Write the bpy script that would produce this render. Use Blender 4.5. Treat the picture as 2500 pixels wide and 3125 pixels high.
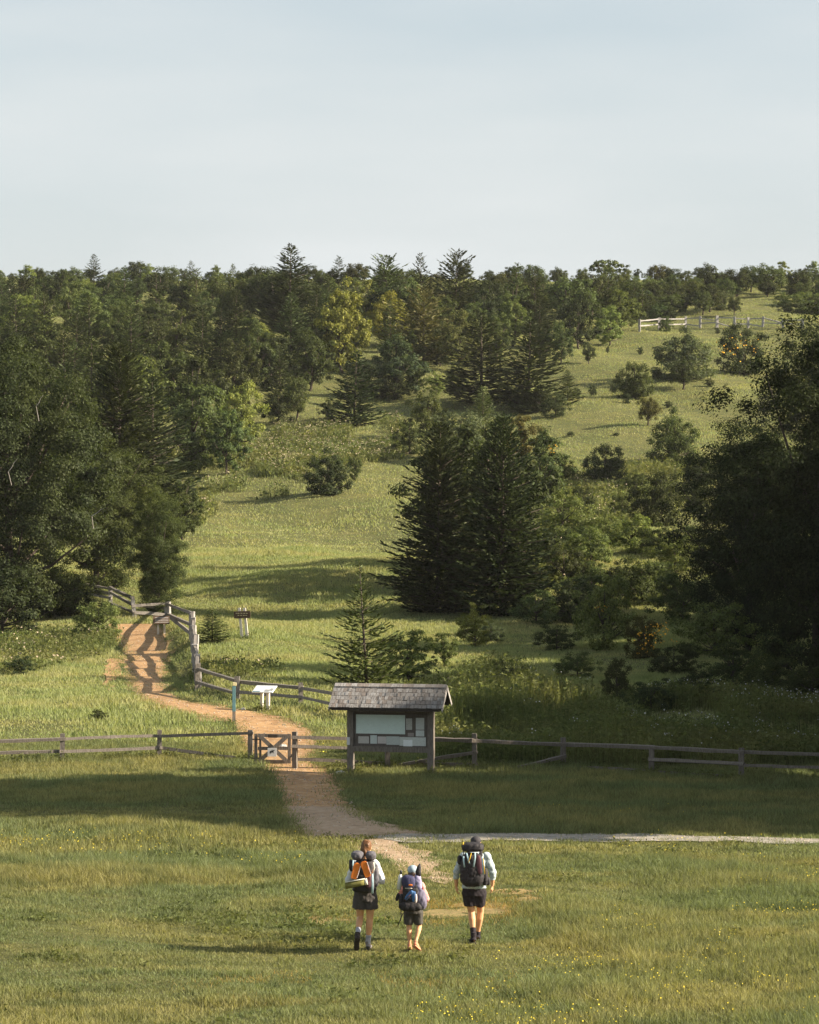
import bpy, math, random
import numpy as np
from mathutils import Vector, Matrix, Quaternion

for _o in list(bpy.data.objects):
    bpy.data.objects.remove(_o)
SC = bpy.context.scene
COL = SC.collection
R = math.radians

# ------------------------------------------------------------------ camera
F = 8854.0                 # focal length in photo pixels (photo is 2500 x 3125)
CAMZ = 6.9
PITCH = math.atan(31.5 / F)
cam_d = bpy.data.cameras.new('camera')
cam_d.sensor_fit = 'HORIZONTAL'
cam_d.sensor_width = 24.0
cam_d.lens = F / 2500 * 24.0
cam_d.clip_start = 0.5
cam_d.clip_end = 5000
cam = bpy.data.objects.new('camera', cam_d)
cam.location = (0, 0, CAMZ)
cam.rotation_euler = (math.pi / 2 + PITCH, 0, 0)
COL.objects.link(cam)
SC.camera = cam

# ------------------------------------------------------------------ light
SUN_EL, SUN_AZ = R(27), R(-5)          # azimuth measured from +X towards +Y
SUN = Vector((math.cos(SUN_EL) * math.cos(SUN_AZ), math.cos(SUN_EL) * math.sin(SUN_AZ), math.sin(SUN_EL)))
sun_d = bpy.data.lights.new('sun', 'SUN')
sun_d.energy = 4.6
sun_d.angle = R(0.53)
sun_d.color = (1.0, 0.87, 0.68)
sun_o = bpy.data.objects.new('sun', sun_d)
sun_o.rotation_euler = SUN.to_track_quat('Z', 'Y').to_euler()
sun_o.location = (60, 80, 60)
COL.objects.link(sun_o)

W = bpy.data.worlds.new('World')
SC.world = W
W.use_nodes = True
nt = W.node_tree
nt.nodes.clear()
out = nt.nodes.new('ShaderNodeOutputWorld')
bg = nt.nodes.new('ShaderNodeBackground')
bg.inputs['Strength'].default_value = 0.064
sky = nt.nodes.new('ShaderNodeTexSky')
sky.sky_type = 'NISHITA'
sky.sun_disc = False
sky.sun_elevation = SUN_EL
sky.sun_rotation = R(90) - SUN_AZ
sky.air_density = 1.0
sky.dust_density = 2.2
sky.ozone_density = 1.5
hs = nt.nodes.new('ShaderNodeHueSaturation')
hs.inputs['Saturation'].default_value = 0.58
hs.inputs['Hue'].default_value = 0.478
nt.links.new(sky.outputs[0], hs.inputs['Color'])
tcw = nt.nodes.new('ShaderNodeTexCoord')
mpw = nt.nodes.new('ShaderNodeMapping')
mpw.inputs['Scale'].default_value = (3.0, 3.0, 14.0)
nzw = nt.nodes.new('ShaderNodeTexNoise')
nzw.inputs['Scale'].default_value = 2.2
nzw.inputs['Detail'].default_value = 5
nzw.inputs['Roughness'].default_value = 0.45
rmw = nt.nodes.new('ShaderNodeMapRange')
rmw.inputs['From Min'].default_value = 0.35
rmw.inputs['From Max'].default_value = 0.75
rmw.inputs['To Min'].default_value = 0.0
rmw.inputs['To Max'].default_value = 0.42
mxw = nt.nodes.new('ShaderNodeMix')
mxw.data_type = 'RGBA'
nt.links.new(tcw.outputs['Generated'], mpw.inputs['Vector'])
nt.links.new(mpw.outputs[0], nzw.inputs['Vector'])
nt.links.new(nzw.outputs['Fac'], rmw.inputs['Value'])
sxw = nt.nodes.new('ShaderNodeSeparateXYZ')
nt.links.new(tcw.outputs['Generated'], sxw.inputs[0])
rzw = nt.nodes.new('ShaderNodeMapRange')
for _k_, _v_ in (('From Min', 0.06), ('From Max', 0.20), ('To Min', 0.75), ('To Max', 0.08)):
    rzw.inputs[_k_].default_value = _v_
nt.links.new(sxw.outputs['Z'], rzw.inputs['Value'])
adw = nt.nodes.new('ShaderNodeMath'); adw.operation = 'ADD'; adw.use_clamp = True
nt.links.new(rmw.outputs[0], adw.inputs[0]); nt.links.new(rzw.outputs[0], adw.inputs[1])
nt.links.new(adw.outputs[0], mxw.inputs['Factor'])
nt.links.new(hs.outputs[0], mxw.inputs['A'])
mxw.inputs['B'].default_value = (4.3, 4.52, 4.56, 1)      # thin high cirrus veil
nt.links.new(mxw.outputs['Result'], bg.inputs['Color'])
nt.links.new(bg.outputs[0], out.inputs['Surface'])

SC.view_settings.view_transform = 'Standard'
SC.view_settings.look = 'None'
SC.view_settings.gamma = 1.0
SC.view_settings.exposure = 1.5
SC.render.engine = 'CYCLES'
SC.cycles.max_bounces = 6
SC.cycles.diffuse_bounces = 3
SC.cycles.transmission_bounces = 4
SC.cycles.use_denoising = True

rng = np.random.default_rng(11)
random.seed(5)

# ------------------------------------------------------------------ terrain
_YD = [(40, 3121), (95, 2172), (115, 2045), (130, 1962), (140, 1906), (147, 1868), (153, 1795), (160, 1722), (170, 1678), (180, 1646), (200, 1575), (220, 1490),
       (260, 1310), (300, 1150), (330, 1040), (380, 920), (420, 860)]
_ds = np.arange(-80, 901, 1.0)
_pd = [-80, 0, 33, 81, 88] + [d for d, _ in _YD[1:]] + [440, 470, 520, 900]
_pz = [6.2, 5.2, 0, 0, 0.22] + [CAMZ - (y - 1594) / F * d for d, y in _YD[1:]]
_pz += [_pz[-1] + 1.6, _pz[-1] + 1.0, _pz[-1] - 4, _pz[-1] - 60]
_prof = np.interp(_ds, _pd, _pz)
_k = np.hanning(11); _k /= _k.sum()
_sm = np.convolve(np.pad(_prof, 5, mode='edge'), _k, mode='valid')
_prof = np.where(_ds < 86, _prof, _sm)

def sstep(a, b, x):
    t = np.clip((x - a) / (b - a), 0, 1)
    return t * t * (3 - 2 * t)

def H(x, y):
    x = np.asarray(x, float); y = np.asarray(y, float)
    z = np.interp(y, _ds, _prof)
    z = z + 0.05 * np.sin(x * .41 + 1.3) * np.sin(y * .23 + .4) + 0.03 * np.sin(x * 1.1 + y * .7)
    far = sstep(100, 180, y)
    z = z + far * (0.55 * np.sin(x * .11 + 2.0) * np.sin(y * .06) + .25 * np.sin(x * .27 + y * .13) + .12 * np.sin(x * .6 - y * .33))
    # bank between the trail and the fence above it
    bx = -7.2 - (y - 98) * 0.115
    z = z + 0.45 * sstep(0, 1.2, x - bx) * (1 - sstep(3.5, 9, x - bx)) * sstep(96, 103, y) * (1 - sstep(128, 140, y))
    return z

def ray(px, py):
    xc = (px - 1250.0) / F; yc = -(py - 1562.5) / F
    c, s = math.cos(PITCH), math.sin(PITCH)
    return np.array([xc, c - yc * s, s + yc * c])

def at(px, py, dmax=600):
    """the ground point seen at a photo pixel"""
    d = ray(px, py)
    ts = np.arange(34, dmax, 0.25)
    zz = CAMZ + d[2] * ts - H(d[0] * ts, d[1] * ts)
    i = np.argmax(zz <= 0)
    if zz[i] > 0:
        i = len(ts) - 1
    t0, t1 = ts[max(i - 1, 0)], ts[i]
    for _ in range(20):
        tm = .5 * (t0 + t1)
        if CAMZ + d[2] * tm - H(d[0] * tm, d[1] * tm) <= 0: t1 = tm
        else: t0 = tm
    return Vector((d[0] * t1, d[1] * t1, float(H(d[0] * t1, d[1] * t1))))

def proj(x, y, z):
    c, s = math.cos(PITCH), math.sin(PITCH)
    dz = z - CAMZ
    fw = y * c + dz * s; up = -y * s + dz * c
    return 1250 + F * x / fw, 1562.5 - F * up / fw

def pip(px, py, poly):
    inside = np.zeros(px.shape, bool)
    n = len(poly)
    for i in range(n):
        x0, y0 = poly[i]; x1, y1 = poly[(i + 1) % n]
        if y0 == y1: continue
        c = ((y0 > py) != (y1 > py)) & (px < (x1 - x0) * (py - y0) / (y1 - y0) + x0)
        inside ^= c
    return inside

def vnoise(x, y, seed=0):
    """smooth value noise 0..1"""
    xi = np.floor(x).astype(np.int64); yi = np.floor(y).astype(np.int64)
    fx = x - xi; fy = y - yi
    fx = fx * fx * (3 - 2 * fx); fy = fy * fy * (3 - 2 * fy)
    def h(a, b):
        n = (a * 374761393 + b * 668265263 + seed * 974711) & 0x7fffffff
        n = ((n ^ (n >> 13)) * 1274126177) & 0x7fffffff
        return ((n ^ (n >> 16)) & 0xffff) / 65535.0
    return (h(xi, yi) * (1 - fx) + h(xi + 1, yi) * fx) * (1 - fy) + (h(xi, yi + 1) * (1 - fx) + h(xi + 1, yi + 1) * fx) * fy

# ------------------------------------------------------------------ helpers
def tag(o, label=None, cat=None, group=None, kind=None):
    if label: o['label'] = label
    if cat: o['category'] = cat
    if group: o['group'] = group
    if kind: o['kind'] = kind
    return o

def empty(name, loc, rz=0.0):
    o = bpy.data.objects.new(name, None)
    o.empty_display_size = .2
    o.location = loc; o.rotation_euler = (0, 0, rz)
    COL.objects.link(o)
    return o

def np_mesh(name, verts, faces, mat=None, smooth=False):
    """verts (V,3); faces (N,k) all the same k"""
    me = bpy.data.meshes.new(name)
    verts = np.ascontiguousarray(verts, np.float32); faces = np.ascontiguousarray(faces, np.int32)
    n, k = faces.shape
    me.vertices.add(len(verts)); me.vertices.foreach_set('co', verts.ravel())
    me.loops.add(n * k); me.loops.foreach_set('vertex_index', faces.ravel())
    me.polygons.add(n)
    me.polygons.foreach_set('loop_start', np.arange(0, n * k, k, dtype=np.int32))
    if smooth:
        me.polygons.foreach_set('use_smooth', np.ones(n, bool))
    me.update(calc_edges=True)
    if mat: me.materials.append(mat)
    return me

def add_obj(name, me, parent=None, loc=None):
    o = bpy.data.objects.new(name, me)
    COL.objects.link(o)
    if parent: o.parent = parent
    if loc is not None: o.location = loc
    return o

class MB:
    """collects polygons (boxes, bars, tubes, lofts) into one mesh object"""
    def __init__(s): s.v = []; s.f = []; s.smooth = False
    def add(s, vs, fs):
        b = len(s.v)
        s.v += [tuple(v) for v in vs]; s.f += [tuple(i + b for i in f) for f in fs]
    def box(s, c, size, rot=None, jit=0.0):
        hx, hy, hz = size[0] / 2, size[1] / 2, size[2] / 2
        vs = []
        for x, y, z in ((-1, -1, -1), (1, -1, -1), (1, 1, -1), (-1, 1, -1), (-1, -1, 1), (1, -1, 1), (1, 1, 1), (-1, 1, 1)):
            v = Vector((x * hx, y * hy, z * hz))
            if jit: v += Vector((random.uniform(-jit, jit), random.uniform(-jit, jit), random.uniform(-jit, jit)))
            if rot is not None: v = rot @ v
            vs.append(v + Vector(c))
        s.add(vs, [(0, 3, 2, 1), (4, 5, 6, 7), (0, 1, 5, 4), (1, 2, 6, 5), (2, 3, 7, 6), (3, 0, 4, 7)])
    def bar(s, a, b, w, h, twist=0.0, seg=1, bend=0.0, jit=0.0, up=(0, 0, 1)):
        """bar of cross-section w x h from a to b, optionally bent and rough"""
        a, b = Vector(a), Vector(b)
        d = (b - a).normalized(); u = Vector(up)
        sx = d.cross(u)
        if sx.length < 1e-4: sx = d.cross(Vector((0, 1, 0)))
        sx.normalize(); sz = sx.cross(d).normalized()
        q = Quaternion(d, twist); sx = q @ sx; sz = q @ sz
        vs, fs = [], []
        for i in range(seg + 1):
            t = i / seg
            c = a.lerp(b, t) + sz * bend * math.sin(math.pi * t)
            k = 1 + random.uniform(-jit, jit)
            c = c + sx * random.uniform(-jit, jit) * w * .4 + sz * random.uniform(-jit, jit) * h * .4
            for p, r_ in ((-.5, -.5), (.5, -.5), (.5, .5), (-.5, .5)):
                vs.append(c + sx * p * w * k + sz * r_ * h * k)
            if i:
                o = 4 * (i - 1)
                for j in range(4):
                    fs.append((o + j, o + (j + 1) % 4, o + 4 + (j + 1) % 4, o + 4 + j))
        fs.append((3, 2, 1, 0)); o = 4 * seg; fs.append((o, o + 1, o + 2, o + 3))
        s.add(vs, fs)
    def loft(s, rings, cap=True):
        """rings: list of equal-length lists of points"""
        n = len(rings[0]); b = []
        vs = [p for r_ in rings for p in r_]; fs = []
        for i in range(len(rings) - 1):
            for j in range(n):
                fs.append((i * n + j, i * n + (j + 1) % n, (i + 1) * n + (j + 1) % n, (i + 1) * n + j))
        if cap:
            fs.append(tuple(range(n - 1, -1, -1))); o = (len(rings) - 1) * n
            fs.append(tuple(o + j for j in range(n)))
        s.add(vs, fs)
    def tube(s, pts, radii, n=8, flat=1.0, side=None, cap=True):
        """tube through pts; flat squashes the section along the second axis"""
        pts = [Vector(p) for p in pts]
        if not hasattr(radii, '__len__'): radii = [radii] * len(pts)
        rings = []; prev = None
        for i, p in enumerate(pts):
            d = (pts[min(i + 1, len(pts) - 1)] - pts[max(i - 1, 0)]).normalized()
            ref = Vector(side) if side is not None else (prev or (Vector((1, 0, 0)) if abs(d.x) < .8 else Vector((0, 1, 0))))
            sx = (ref - d * ref.dot(d)).normalized(); sy = d.cross(sx)
            prev = sx
            r_ = radii[i]
            rx, ry = r_ if hasattr(r_, '__len__') else (r_, r_ * flat)
            rings.append([p + sx * rx * math.cos(2 * math.pi * j / n) + sy * ry * math.sin(2 * math.pi * j / n) for j in range(n)])
        s.loft(rings, cap)
    def ball(s, c, r, n=10, m=7):
        c = Vector(c); rx, ry, rz = r if hasattr(r, '__len__') else (r, r, r)
        rings = []
        for i in range(m + 1):
            a = -math.pi / 2 + math.pi * (i + .02) / (m + .04)
            rings.append([c + Vector((rx * math.cos(a) * math.cos(2 * math.pi * j / n), ry * math.cos(a) * math.sin(2 * math.pi * j / n), rz * math.sin(a))) for j in range(n)])
        s.loft(rings)
    def mesh(s, name, mat, smooth=False):
        me = bpy.data.meshes.new(name)
        me.from_pydata([tuple(v) for v in s.v], [], s.f)
        if smooth: me.polygons.foreach_set('use_smooth', np.ones(len(me.polygons), bool))
        me.update()
        if mat: me.materials.append(mat)
        return me
    def build(s, name, mat, parent=None, smooth=False, bevel=0.0):
        o = add_obj(name, s.mesh(name, mat, smooth), parent)
        if bevel:
            b = o.modifiers.new('bevel', 'BEVEL'); b.width = bevel; b.segments = 2; b.limit_method = 'ANGLE'
        return o

# ------------------------------------------------------------------ materials
def new_mat(name):
    m = bpy.data.materials.new(name); m.use_nodes = True
    t = m.node_tree; t.nodes.clear()
    o = t.nodes.new('ShaderNodeOutputMaterial')
    return m, t, o

def mixc(t, fac, a, b, mode='MIX'):
    n = t.nodes.new('ShaderNodeMix'); n.data_type = 'RGBA'; n.blend_type = mode
    for key, v in (('Factor', fac), ('A', a), ('B', b)):
        if hasattr(v, 'is_linked') or hasattr(v, 'links'): t.links.new(v, n.inputs[key])
        else: n.inputs[key].default_value = v if key == 'Factor' else (v[0], v[1], v[2], 1)
    return n.outputs['Result']

def noise(t, scale, detail=3, rough=.5, vec=None, stretch=None, dist=0.0):
    tc = t.nodes.new('ShaderNodeTexCoord')
    n = t.nodes.new('ShaderNodeTexNoise')
    n.inputs['Scale'].default_value = scale; n.inputs['Detail'].default_value = detail; n.inputs['Roughness'].default_value = rough
    n.inputs['Distortion'].default_value = dist
    src = tc.outputs['Object']
    if stretch:
        mp = t.nodes.new('ShaderNodeMapping'); mp.inputs['Scale'].default_value = stretch
        t.links.new(src, mp.inputs['Vector']); src = mp.outputs[0]
    t.links.new(src, n.inputs['Vector'])
    return n.outputs['Fac']

def ramp(t, fac, lo, hi, a=0.0, b=1.0):
    n = t.nodes.new('ShaderNodeMapRange')
    n.inputs['From Min'].default_value = lo; n.inputs['From Max'].default_value = hi
    n.inputs['To Min'].default_value = a; n.inputs['To Max'].default_value = b
    t.links.new(fac, n.inputs['Value'])
    return n.outputs[0]

def principled(t, o, color, rough=.8, spec=.25, bump=None, bstr=.3, bdist=.02):
    p = t.nodes.new('ShaderNodeBsdfPrincipled')
    if hasattr(color, 'links'): t.links.new(color, p.inputs['Base Color'])
    else: p.inputs['Base Color'].default_value = (*color, 1)
    p.inputs['Roughness'].default_value = rough
    p.inputs['Specular IOR Level'].default_value = spec
    if bump is not None:
        b = t.nodes.new('ShaderNodeBump'); b.inputs['Strength'].default_value = bstr; b.inputs['Distance'].default_value = bdist
        t.links.new(bump, b.inputs['Height']); t.links.new(b.outputs[0], p.inputs['Normal'])
    t.links.new(p.outputs[0], o.inputs['Surface'])
    return p

def cloth_mat(name, c1, c2=None, rough=.85, scale=35.0, spec=.2):
    m, t, o = new_mat(name)
    c2 = c2 or tuple(v * .7 for v in c1)
    f = noise(t, scale, 4, .6)
    principled(t, o, mixc(t, ramp(t, f, .3, .7), c1, c2), rough, spec, f, .4, .004)
    return m

def foliage_mat(name, trans=.35, gloss=.06, var=.55, tint=None):
    """leaf colour = the object's own colour, varied leaf by leaf"""
    m, t, o = new_mat(name)
    if tint is None:
        oi = t.nodes.new('ShaderNodeObjectInfo'); base = oi.outputs['Color']
    else:
        rgb = t.nodes.new('ShaderNodeRGB'); rgb.outputs[0].default_value = (*tint, 1); base = rgb.outputs[0]
    g = t.nodes.new('ShaderNodeNewGeometry')
    v = ramp(t, g.outputs['Random Per Island'], 0, 1, 1 - var, 1 + var)
    c = mixc(t, 1.0, base, (1, 1, 1), 'MULTIPLY')
    vm = t.nodes.new('ShaderNodeVectorMath'); vm.operation = 'SCALE'
    t.links.new(base, vm.inputs[0]); t.links.new(v, vm.inputs['Scale'])
    nz = noise(t, 1.6 if tint else 6.0, 2)
    col = mixc(t, ramp(t, nz, .38, .68, 0, .6), vm.outputs[0], mixc(t, 1.0, vm.outputs[0], (1.3, 1.15, .8), 'MULTIPLY'))
    d = t.nodes.new('ShaderNodeBsdfDiffuse'); tr = t.nodes.new('ShaderNodeBsdfTranslucent')
    t.links.new(col, d.inputs['Color'])
    tcol = mixc(t, 1.0, col, (1.12, 1.2, .62), 'MULTIPLY')
    t.links.new(tcol, tr.inputs['Color'])
    mx = t.nodes.new('ShaderNodeMixShader'); mx.inputs[0].default_value = trans
    t.links.new(d.outputs[0], mx.inputs[1]); t.links.new(tr.outputs[0], mx.inputs[2])
    gl = t.nodes.new('ShaderNodeBsdfGlossy'); gl.inputs['Roughness'].default_value = .5
    gl.inputs['Color'].default_value = (.9, .95, .8, 1)
    m2 = t.nodes.new('ShaderNodeMixShader'); m2.inputs[0].default_value = gloss
    t.links.new(mx.outputs[0], m2.inputs[1]); t.links.new(gl.outputs[0], m2.inputs[2])
    t.links.new(m2.outputs[0], o.inputs['Surface'])
    return m

M = {}
M['leaf'] = foliage_mat('leaf', .40, .006, .5)
M['needle'] = foliage_mat('needle', .16, .008, .5)

def bark_mat(name, c1, c2):
    m, t, o = new_mat(name)
    f = noise(t, 6, 5, .65, stretch=(6, 6, 1))
    principled(t, o, mixc(t, ramp(t, f, .3, .7), c1, c2), .9, .15, f, .6, .03)
    return m
M['bark'] = bark_mat('bark', (.045, .034, .027), (.085, .07, .056))
M['dead_wood'] = bark_mat('dead_wood', (.42, .39, .34), (.28, .25, .21))
M['rail_wood'] = bark_mat('rail_wood', (.235, .205, .178), (.10, .086, .074))
M['grey_wood'] = bark_mat('grey_wood', (.50, .48, .46), (.16, .14, .13))
M['post_wood'] = bark_mat('post_wood', (.30, .27, .24), (.12, .105, .09))
# ------------------------------------------------------------------ ground sheet, trail, gravel path
def ground_material():
    m, t, o = new_mat('meadow_ground')
    big = noise(t, .22, 5, .6); mid = noise(t, 1.3, 4, .6); fine = noise(t, 14, 5, .7)
    c = mixc(t, ramp(t, big, .35, .65), (.105, .115, .040), (.16, .15, .055))
    c = mixc(t, ramp(t, mid, .42, .7), c, (.075, .085, .032))
    c = mixc(t, ramp(t, fine, .45, .75), c, (.05, .05, .022))
    principled(t, o, c, .95, .1, fine, .8, .06)
    return m

def dirt_material(name, c1, c2, c3):
    m, t, o = new_mat(name)
    a = noise(t, .55, 5, .6); b = noise(t, 5, 5, .65); f = noise(t, 40, 4, .7)
    c = mixc(t, ramp(t, a, .35, .65), c1, c2)
    c = mixc(t, ramp(t, b, .50, .64), c, c3)
    b2 = noise(t, 2.2, 5, .7)
    c = mixc(t, ramp(t, b2, .52, .66, 0, .6), c, tuple(v * .62 for v in c2))
    c = mixc(t, ramp(t, f, .55, .72, 0, .5), c, tuple(v * .45 for v in c2))
    principled(t, o, c, .95, .1, b, .6, .05)
    return m
M['ground'] = ground_material()
M['dirt'] = dirt_material('orange_dirt', (.40, .245, .118), (.29, .17, .085), (.47, .32, .19))
M['worn'] = dirt_material('worn_turf', (.30, .205, .09), (.21, .185, .078), (.34, .235, .115))
M['pale_dirt'] = dirt_material('pale_dirt', (.38, .275, .185), (.33, .23, .145), (.43, .33, .235))
M['gravel'] = dirt_material('gravel', (.31, .285, .245), (.23, .21, .17), (.37, .345, .305))

_ys = np.concatenate([np.arange(-80, 36, 4), np.arange(36, 150, .5), np.arange(150, 440, 2), np.arange(440, 901, 12)])
_xp = np.concatenate([np.arange(0, 14, .5), np.arange(14, 32, 1.0), np.arange(32, 80, 3), np.geomspace(80, 700, 24)])
_xs = np.concatenate([-_xp[:0:-1], _xp])
_X, _Y = np.meshgrid(_xs, _ys)
_V = np.stack([_X, _Y, H(_X, _Y)], -1).reshape(-1, 3)
_nx, _ny = len(_xs), len(_ys)
_ii = np.arange(_nx * _ny).reshape(_ny, _nx)
_Fc = np.stack([_ii[:-1, :-1], _ii[:-1, 1:], _ii[1:, 1:], _ii[1:, :-1]], -1).reshape(-1, 4)
ground = add_obj('ground', np_mesh('ground', _V, _Fc, M['ground'], True))
tag(ground, 'rolling grassy meadow rising to the wooded hillside', 'ground', kind='structure')

TRAIL = [(1905, 322, 480), (1925, 333, 520), (1950, 350, 530), (1973, 368, 530), (2010, 373, 526), (2047, 372, 515), (2084, 384, 512), (2121, 403, 532),
         (2144, 449, 602), (2160, 495, 700), (2175, 560, 795), (2190, 640, 858), (2205, 700, 900), (2228, 722, 958),
         (2260, 728, 980), (2297, 737, 972), (2325, 790, 945), (2348, 800, 1001), (2377, 826, 1040), (2406, 838, 1046), (2464, 852, 1085)]
PALE = [(2464, 852, 1085), (2507, 874, 1150), (2529, 892, 1225), (2545, 902, 1330), (2558, 925, 1330), (2572, 1010, 1240), (2590, 1075, 1268),
        (2609, 1123, 1311), (2638, 1188, 1345), (2667, 1250, 1372), (2688, 1311, 1394), (2700, 1345, 1400)]
GRAVEL_X = [1120, 1220, 1300, 1400, 1600, 1800, 2000, 2200, 2350, 2500, 2700, 2900]
GRAVEL_T = [2556, 2548, 2547, 2547, 2545, 2547, 2549, 2555, 2559, 2562, 2567, 2573]
GRAVEL_B = [2559, 2568, 2572, 2571, 2569, 2568, 2569, 2572, 2574, 2576, 2580, 2588]

def poly_of(rows):
    return [(l, y) for y, l, r in rows] + [(r, y) for y, l, r in rows[::-1]]
POLY_T, POLY_P = poly_of(TRAIL), poly_of(PALE)
POLY_G = list(zip(GRAVEL_X, GRAVEL_T)) + list(zip(GRAVEL_X, GRAVEL_B))[::-1]
TONGUE = [(330, 2008), (372, 2012), (374, 2046), (350, 2052), (345, 2085), (330, 2106), (318, 2080), (322, 2045)]

def strip(name, left, right, mat, lift, ncol=18, step=.2, seed=0):
    """sheet draped over the ground between two edge lines given as ground points"""
    L = np.array([v[:] for v in left]); Rr = np.array([v[:] for v in right])
    mid = .5 * (L + Rr)
    s = np.concatenate([[0], np.cumsum(np.linalg.norm(np.diff(mid[:, :2], axis=0), axis=1))])
    q = np.linspace(0, s[-1], max(3, int(s[-1] / step)))
    li = np.stack([np.interp(q, s, L[:, k]) for k in (0, 1)], -1)
    ri = np.stack([np.interp(q, s, Rr[:, k]) for k in (0, 1)], -1)
    w = np.linalg.norm(ri - li, axis=1, keepdims=True)
    u = (ri - li) / np.maximum(w, 1e-3)
    j1 = (vnoise(q * 1.1, q * 0 + 3, seed) - .5) * .35 + (vnoise(q * 3.3, q * 0 + 9, seed) - .5) * .15
    j2 = (vnoise(q * 1.1, q * 0 + 23, seed) - .5) * .5 + (vnoise(q * 3.3, q * 0 + 29, seed) - .5) * .25
    li = li + u * j1[:, None]; ri = ri + u * j2[:, None]
    t = np.linspace(0, 1, ncol)
    P = li[:, None, :] * (1 - t[None, :, None]) + ri[:, None, :] * t[None, :, None]
    Z = H(P[..., 0], P[..., 1]) + lift
    V = np.concatenate([P, Z[..., None]], -1).reshape(-1, 3)
    ii = np.arange(len(V)).reshape(len(q), ncol)
    Fc = np.stack([ii[:-1, :-1], ii[:-1, 1:], ii[1:, 1:], ii[1:, :-1]], -1).reshape(-1, 4)
    return add_obj(name, np_mesh(name, V, Fc, mat, True))

o = strip('dirt_trail', [at(l, y) for y, l, r in TRAIL], [at(r, y) for y, l, r in TRAIL], M['dirt'], .012, seed=1)
tag(o, 'orange dirt trail winding from the gate up to the woods', 'trail', kind='structure')
o = strip('footpath', [at(l, y) for y, l, r in PALE], [at(r, y) for y, l, r in PALE], M['pale_dirt'], .017, seed=2)
tag(o, 'pale tan dirt footpath from the gate towards the hikers', 'path', kind='structure')
o = strip('gravel_path', [at(x, y) for x, y in zip(GRAVEL_X, GRAVEL_T)], [at(x, y) for x, y in zip(GRAVEL_X, GRAVEL_B)], M['gravel'], .023, seed=3)
tag(o, 'thin grey gravel path running off to the right', 'path', kind='structure')
o = strip('worn_dirt', [at(330, 2010), at(322, 2040), at(318, 2080), at(326, 2108)], [at(374, 2012), at(372, 2050), at(348, 2080), at(336, 2108)], M['dirt'], .018, seed=4)
tag(o, 'small orange worn tongue of dirt left of the trail', 'dirt patch', kind='structure')
WORN = [(1495, 2772, 125, 22), (1330, 2790, 120, 16), (1560, 2722, 110, 10), (990, 2810, 110, 14), (640, 2192, 50, 14), (1620, 2745, 60, 14)]
for k, (px, py, rx, ry) in enumerate(WORN):
    L = [at(px - rx * math.sqrt(max(0, 1 - s * s)) * random.uniform(.35, .95), py + s * ry * .9) for s in np.linspace(-.98, .98, 13)]
    Rr = [at(px + rx * math.sqrt(max(0, 1 - s * s)) * random.uniform(.35, .95), py + s * ry * .9) for s in np.linspace(-.98, .98, 13)]
    o = strip('worn_dirt', L, Rr, M['worn'], .007 + .0006 * k, ncol=10, step=.08, seed=5 + k)
    tag(o, ['worn patch of orange dirt beside the rightmost hiker', 'orange bare dirt strip between the child and the rightmost hiker', 'thin bare streak right of the rightmost hiker',
            'bare dirt streak left of the leftmost hiker', 'bare fan of dirt below the bend of the trail', 'small bare streak farthest right of the hikers'][k], 'dirt patch', kind='structure')

# ------------------------------------------------------------------ grass blades
def grass_material(name, c1, c2, c3, lo=.6, hi=1.4):
    m, t, o = new_mat(name)
    g = t.nodes.new('ShaderNodeNewGeometry')
    big = noise(t, .33, 5, .62, stretch=(.45, 1, 1), dist=.6); mid = noise(t, 1.2, 4, .6, stretch=(.6, 1, 1))
    c = mixc(t, ramp(t, big, .42, .60), c1, c2)
    c = mixc(t, ramp(t, mid, .5, .68, 0, .85), c, c3)
    vm = t.nodes.new('ShaderNodeVectorMath'); vm.operation = 'SCALE'
    t.links.new(c, vm.inputs[0]); t.links.new(ramp(t, g.outputs['Random Per Island'], 0, 1, lo, hi), vm.inputs['Scale'])
    d = t.nodes.new('ShaderNodeBsdfDiffuse'); tr = t.nodes.new('ShaderNodeBsdfTranslucent')
    t.links.new(vm.outputs[0], d.inputs['Color'])
    t.links.new(mixc(t, 1.0, vm.outputs[0], (1.2, 1.2, .6), 'MULTIPLY'), tr.inputs['Color'])
    mx = t.nodes.new('ShaderNodeMixShader'); mx.inputs[0].default_value = .4
    t.links.new(d.outputs[0], mx.inputs[1]); t.links.new(tr.outputs[0], mx.inputs[2])
    t.links.new(mx.outputs[0], o.inputs['Surface'])
    return m
M['grass_near'] = grass_material('grass_near', (.168, .198, .100), (.262, .246, .112), (.105, .125, .060))
M['grass_far'] = grass_material('grass_far', (.28, .315, .145), (.36, .345, .170), (.19, .235, .105), .8, 1.2)
M['weed'] = grass_material('weed', (.115, .14, .055), (.18, .18, .075), (.08, .10, .042))

def frustum_points(d0, d1, n, margin=1.16):
    """points spread evenly over the ground between two depths"""
    y = np.sqrt(rng.uniform(d0 * d0, d1 * d1, n))
    x = rng.uniform(-1, 1, n) * y * 1250 / F * margin
    return x, y

def bare(x, y, soft):
    px, py = proj(x, y, H(x, y))
    s = F / y
    jx = px + rng.normal(0, soft, len(x)) * s; jy = py + rng.normal(0, soft * .5, len(x)) * s * (CAMZ / y)
    b = pip(jx, jy, POLY_T) | pip(jx, jy, POLY_P) | pip(jx, jy, POLY_G) | pip(jx, jy, TONGUE)
    for cx, cy, rx, ry in WORN:
        q_ = ((px - cx) / rx) ** 2 + ((py - cy) / ry) ** 2 + (vnoise(x * 2.2, y * 2.2, 77) - .5) * .9
        b |= rng.random(len(x)) < np.clip(1.25 * (1 - q_), 0, .93)
    return b, px, py

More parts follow.
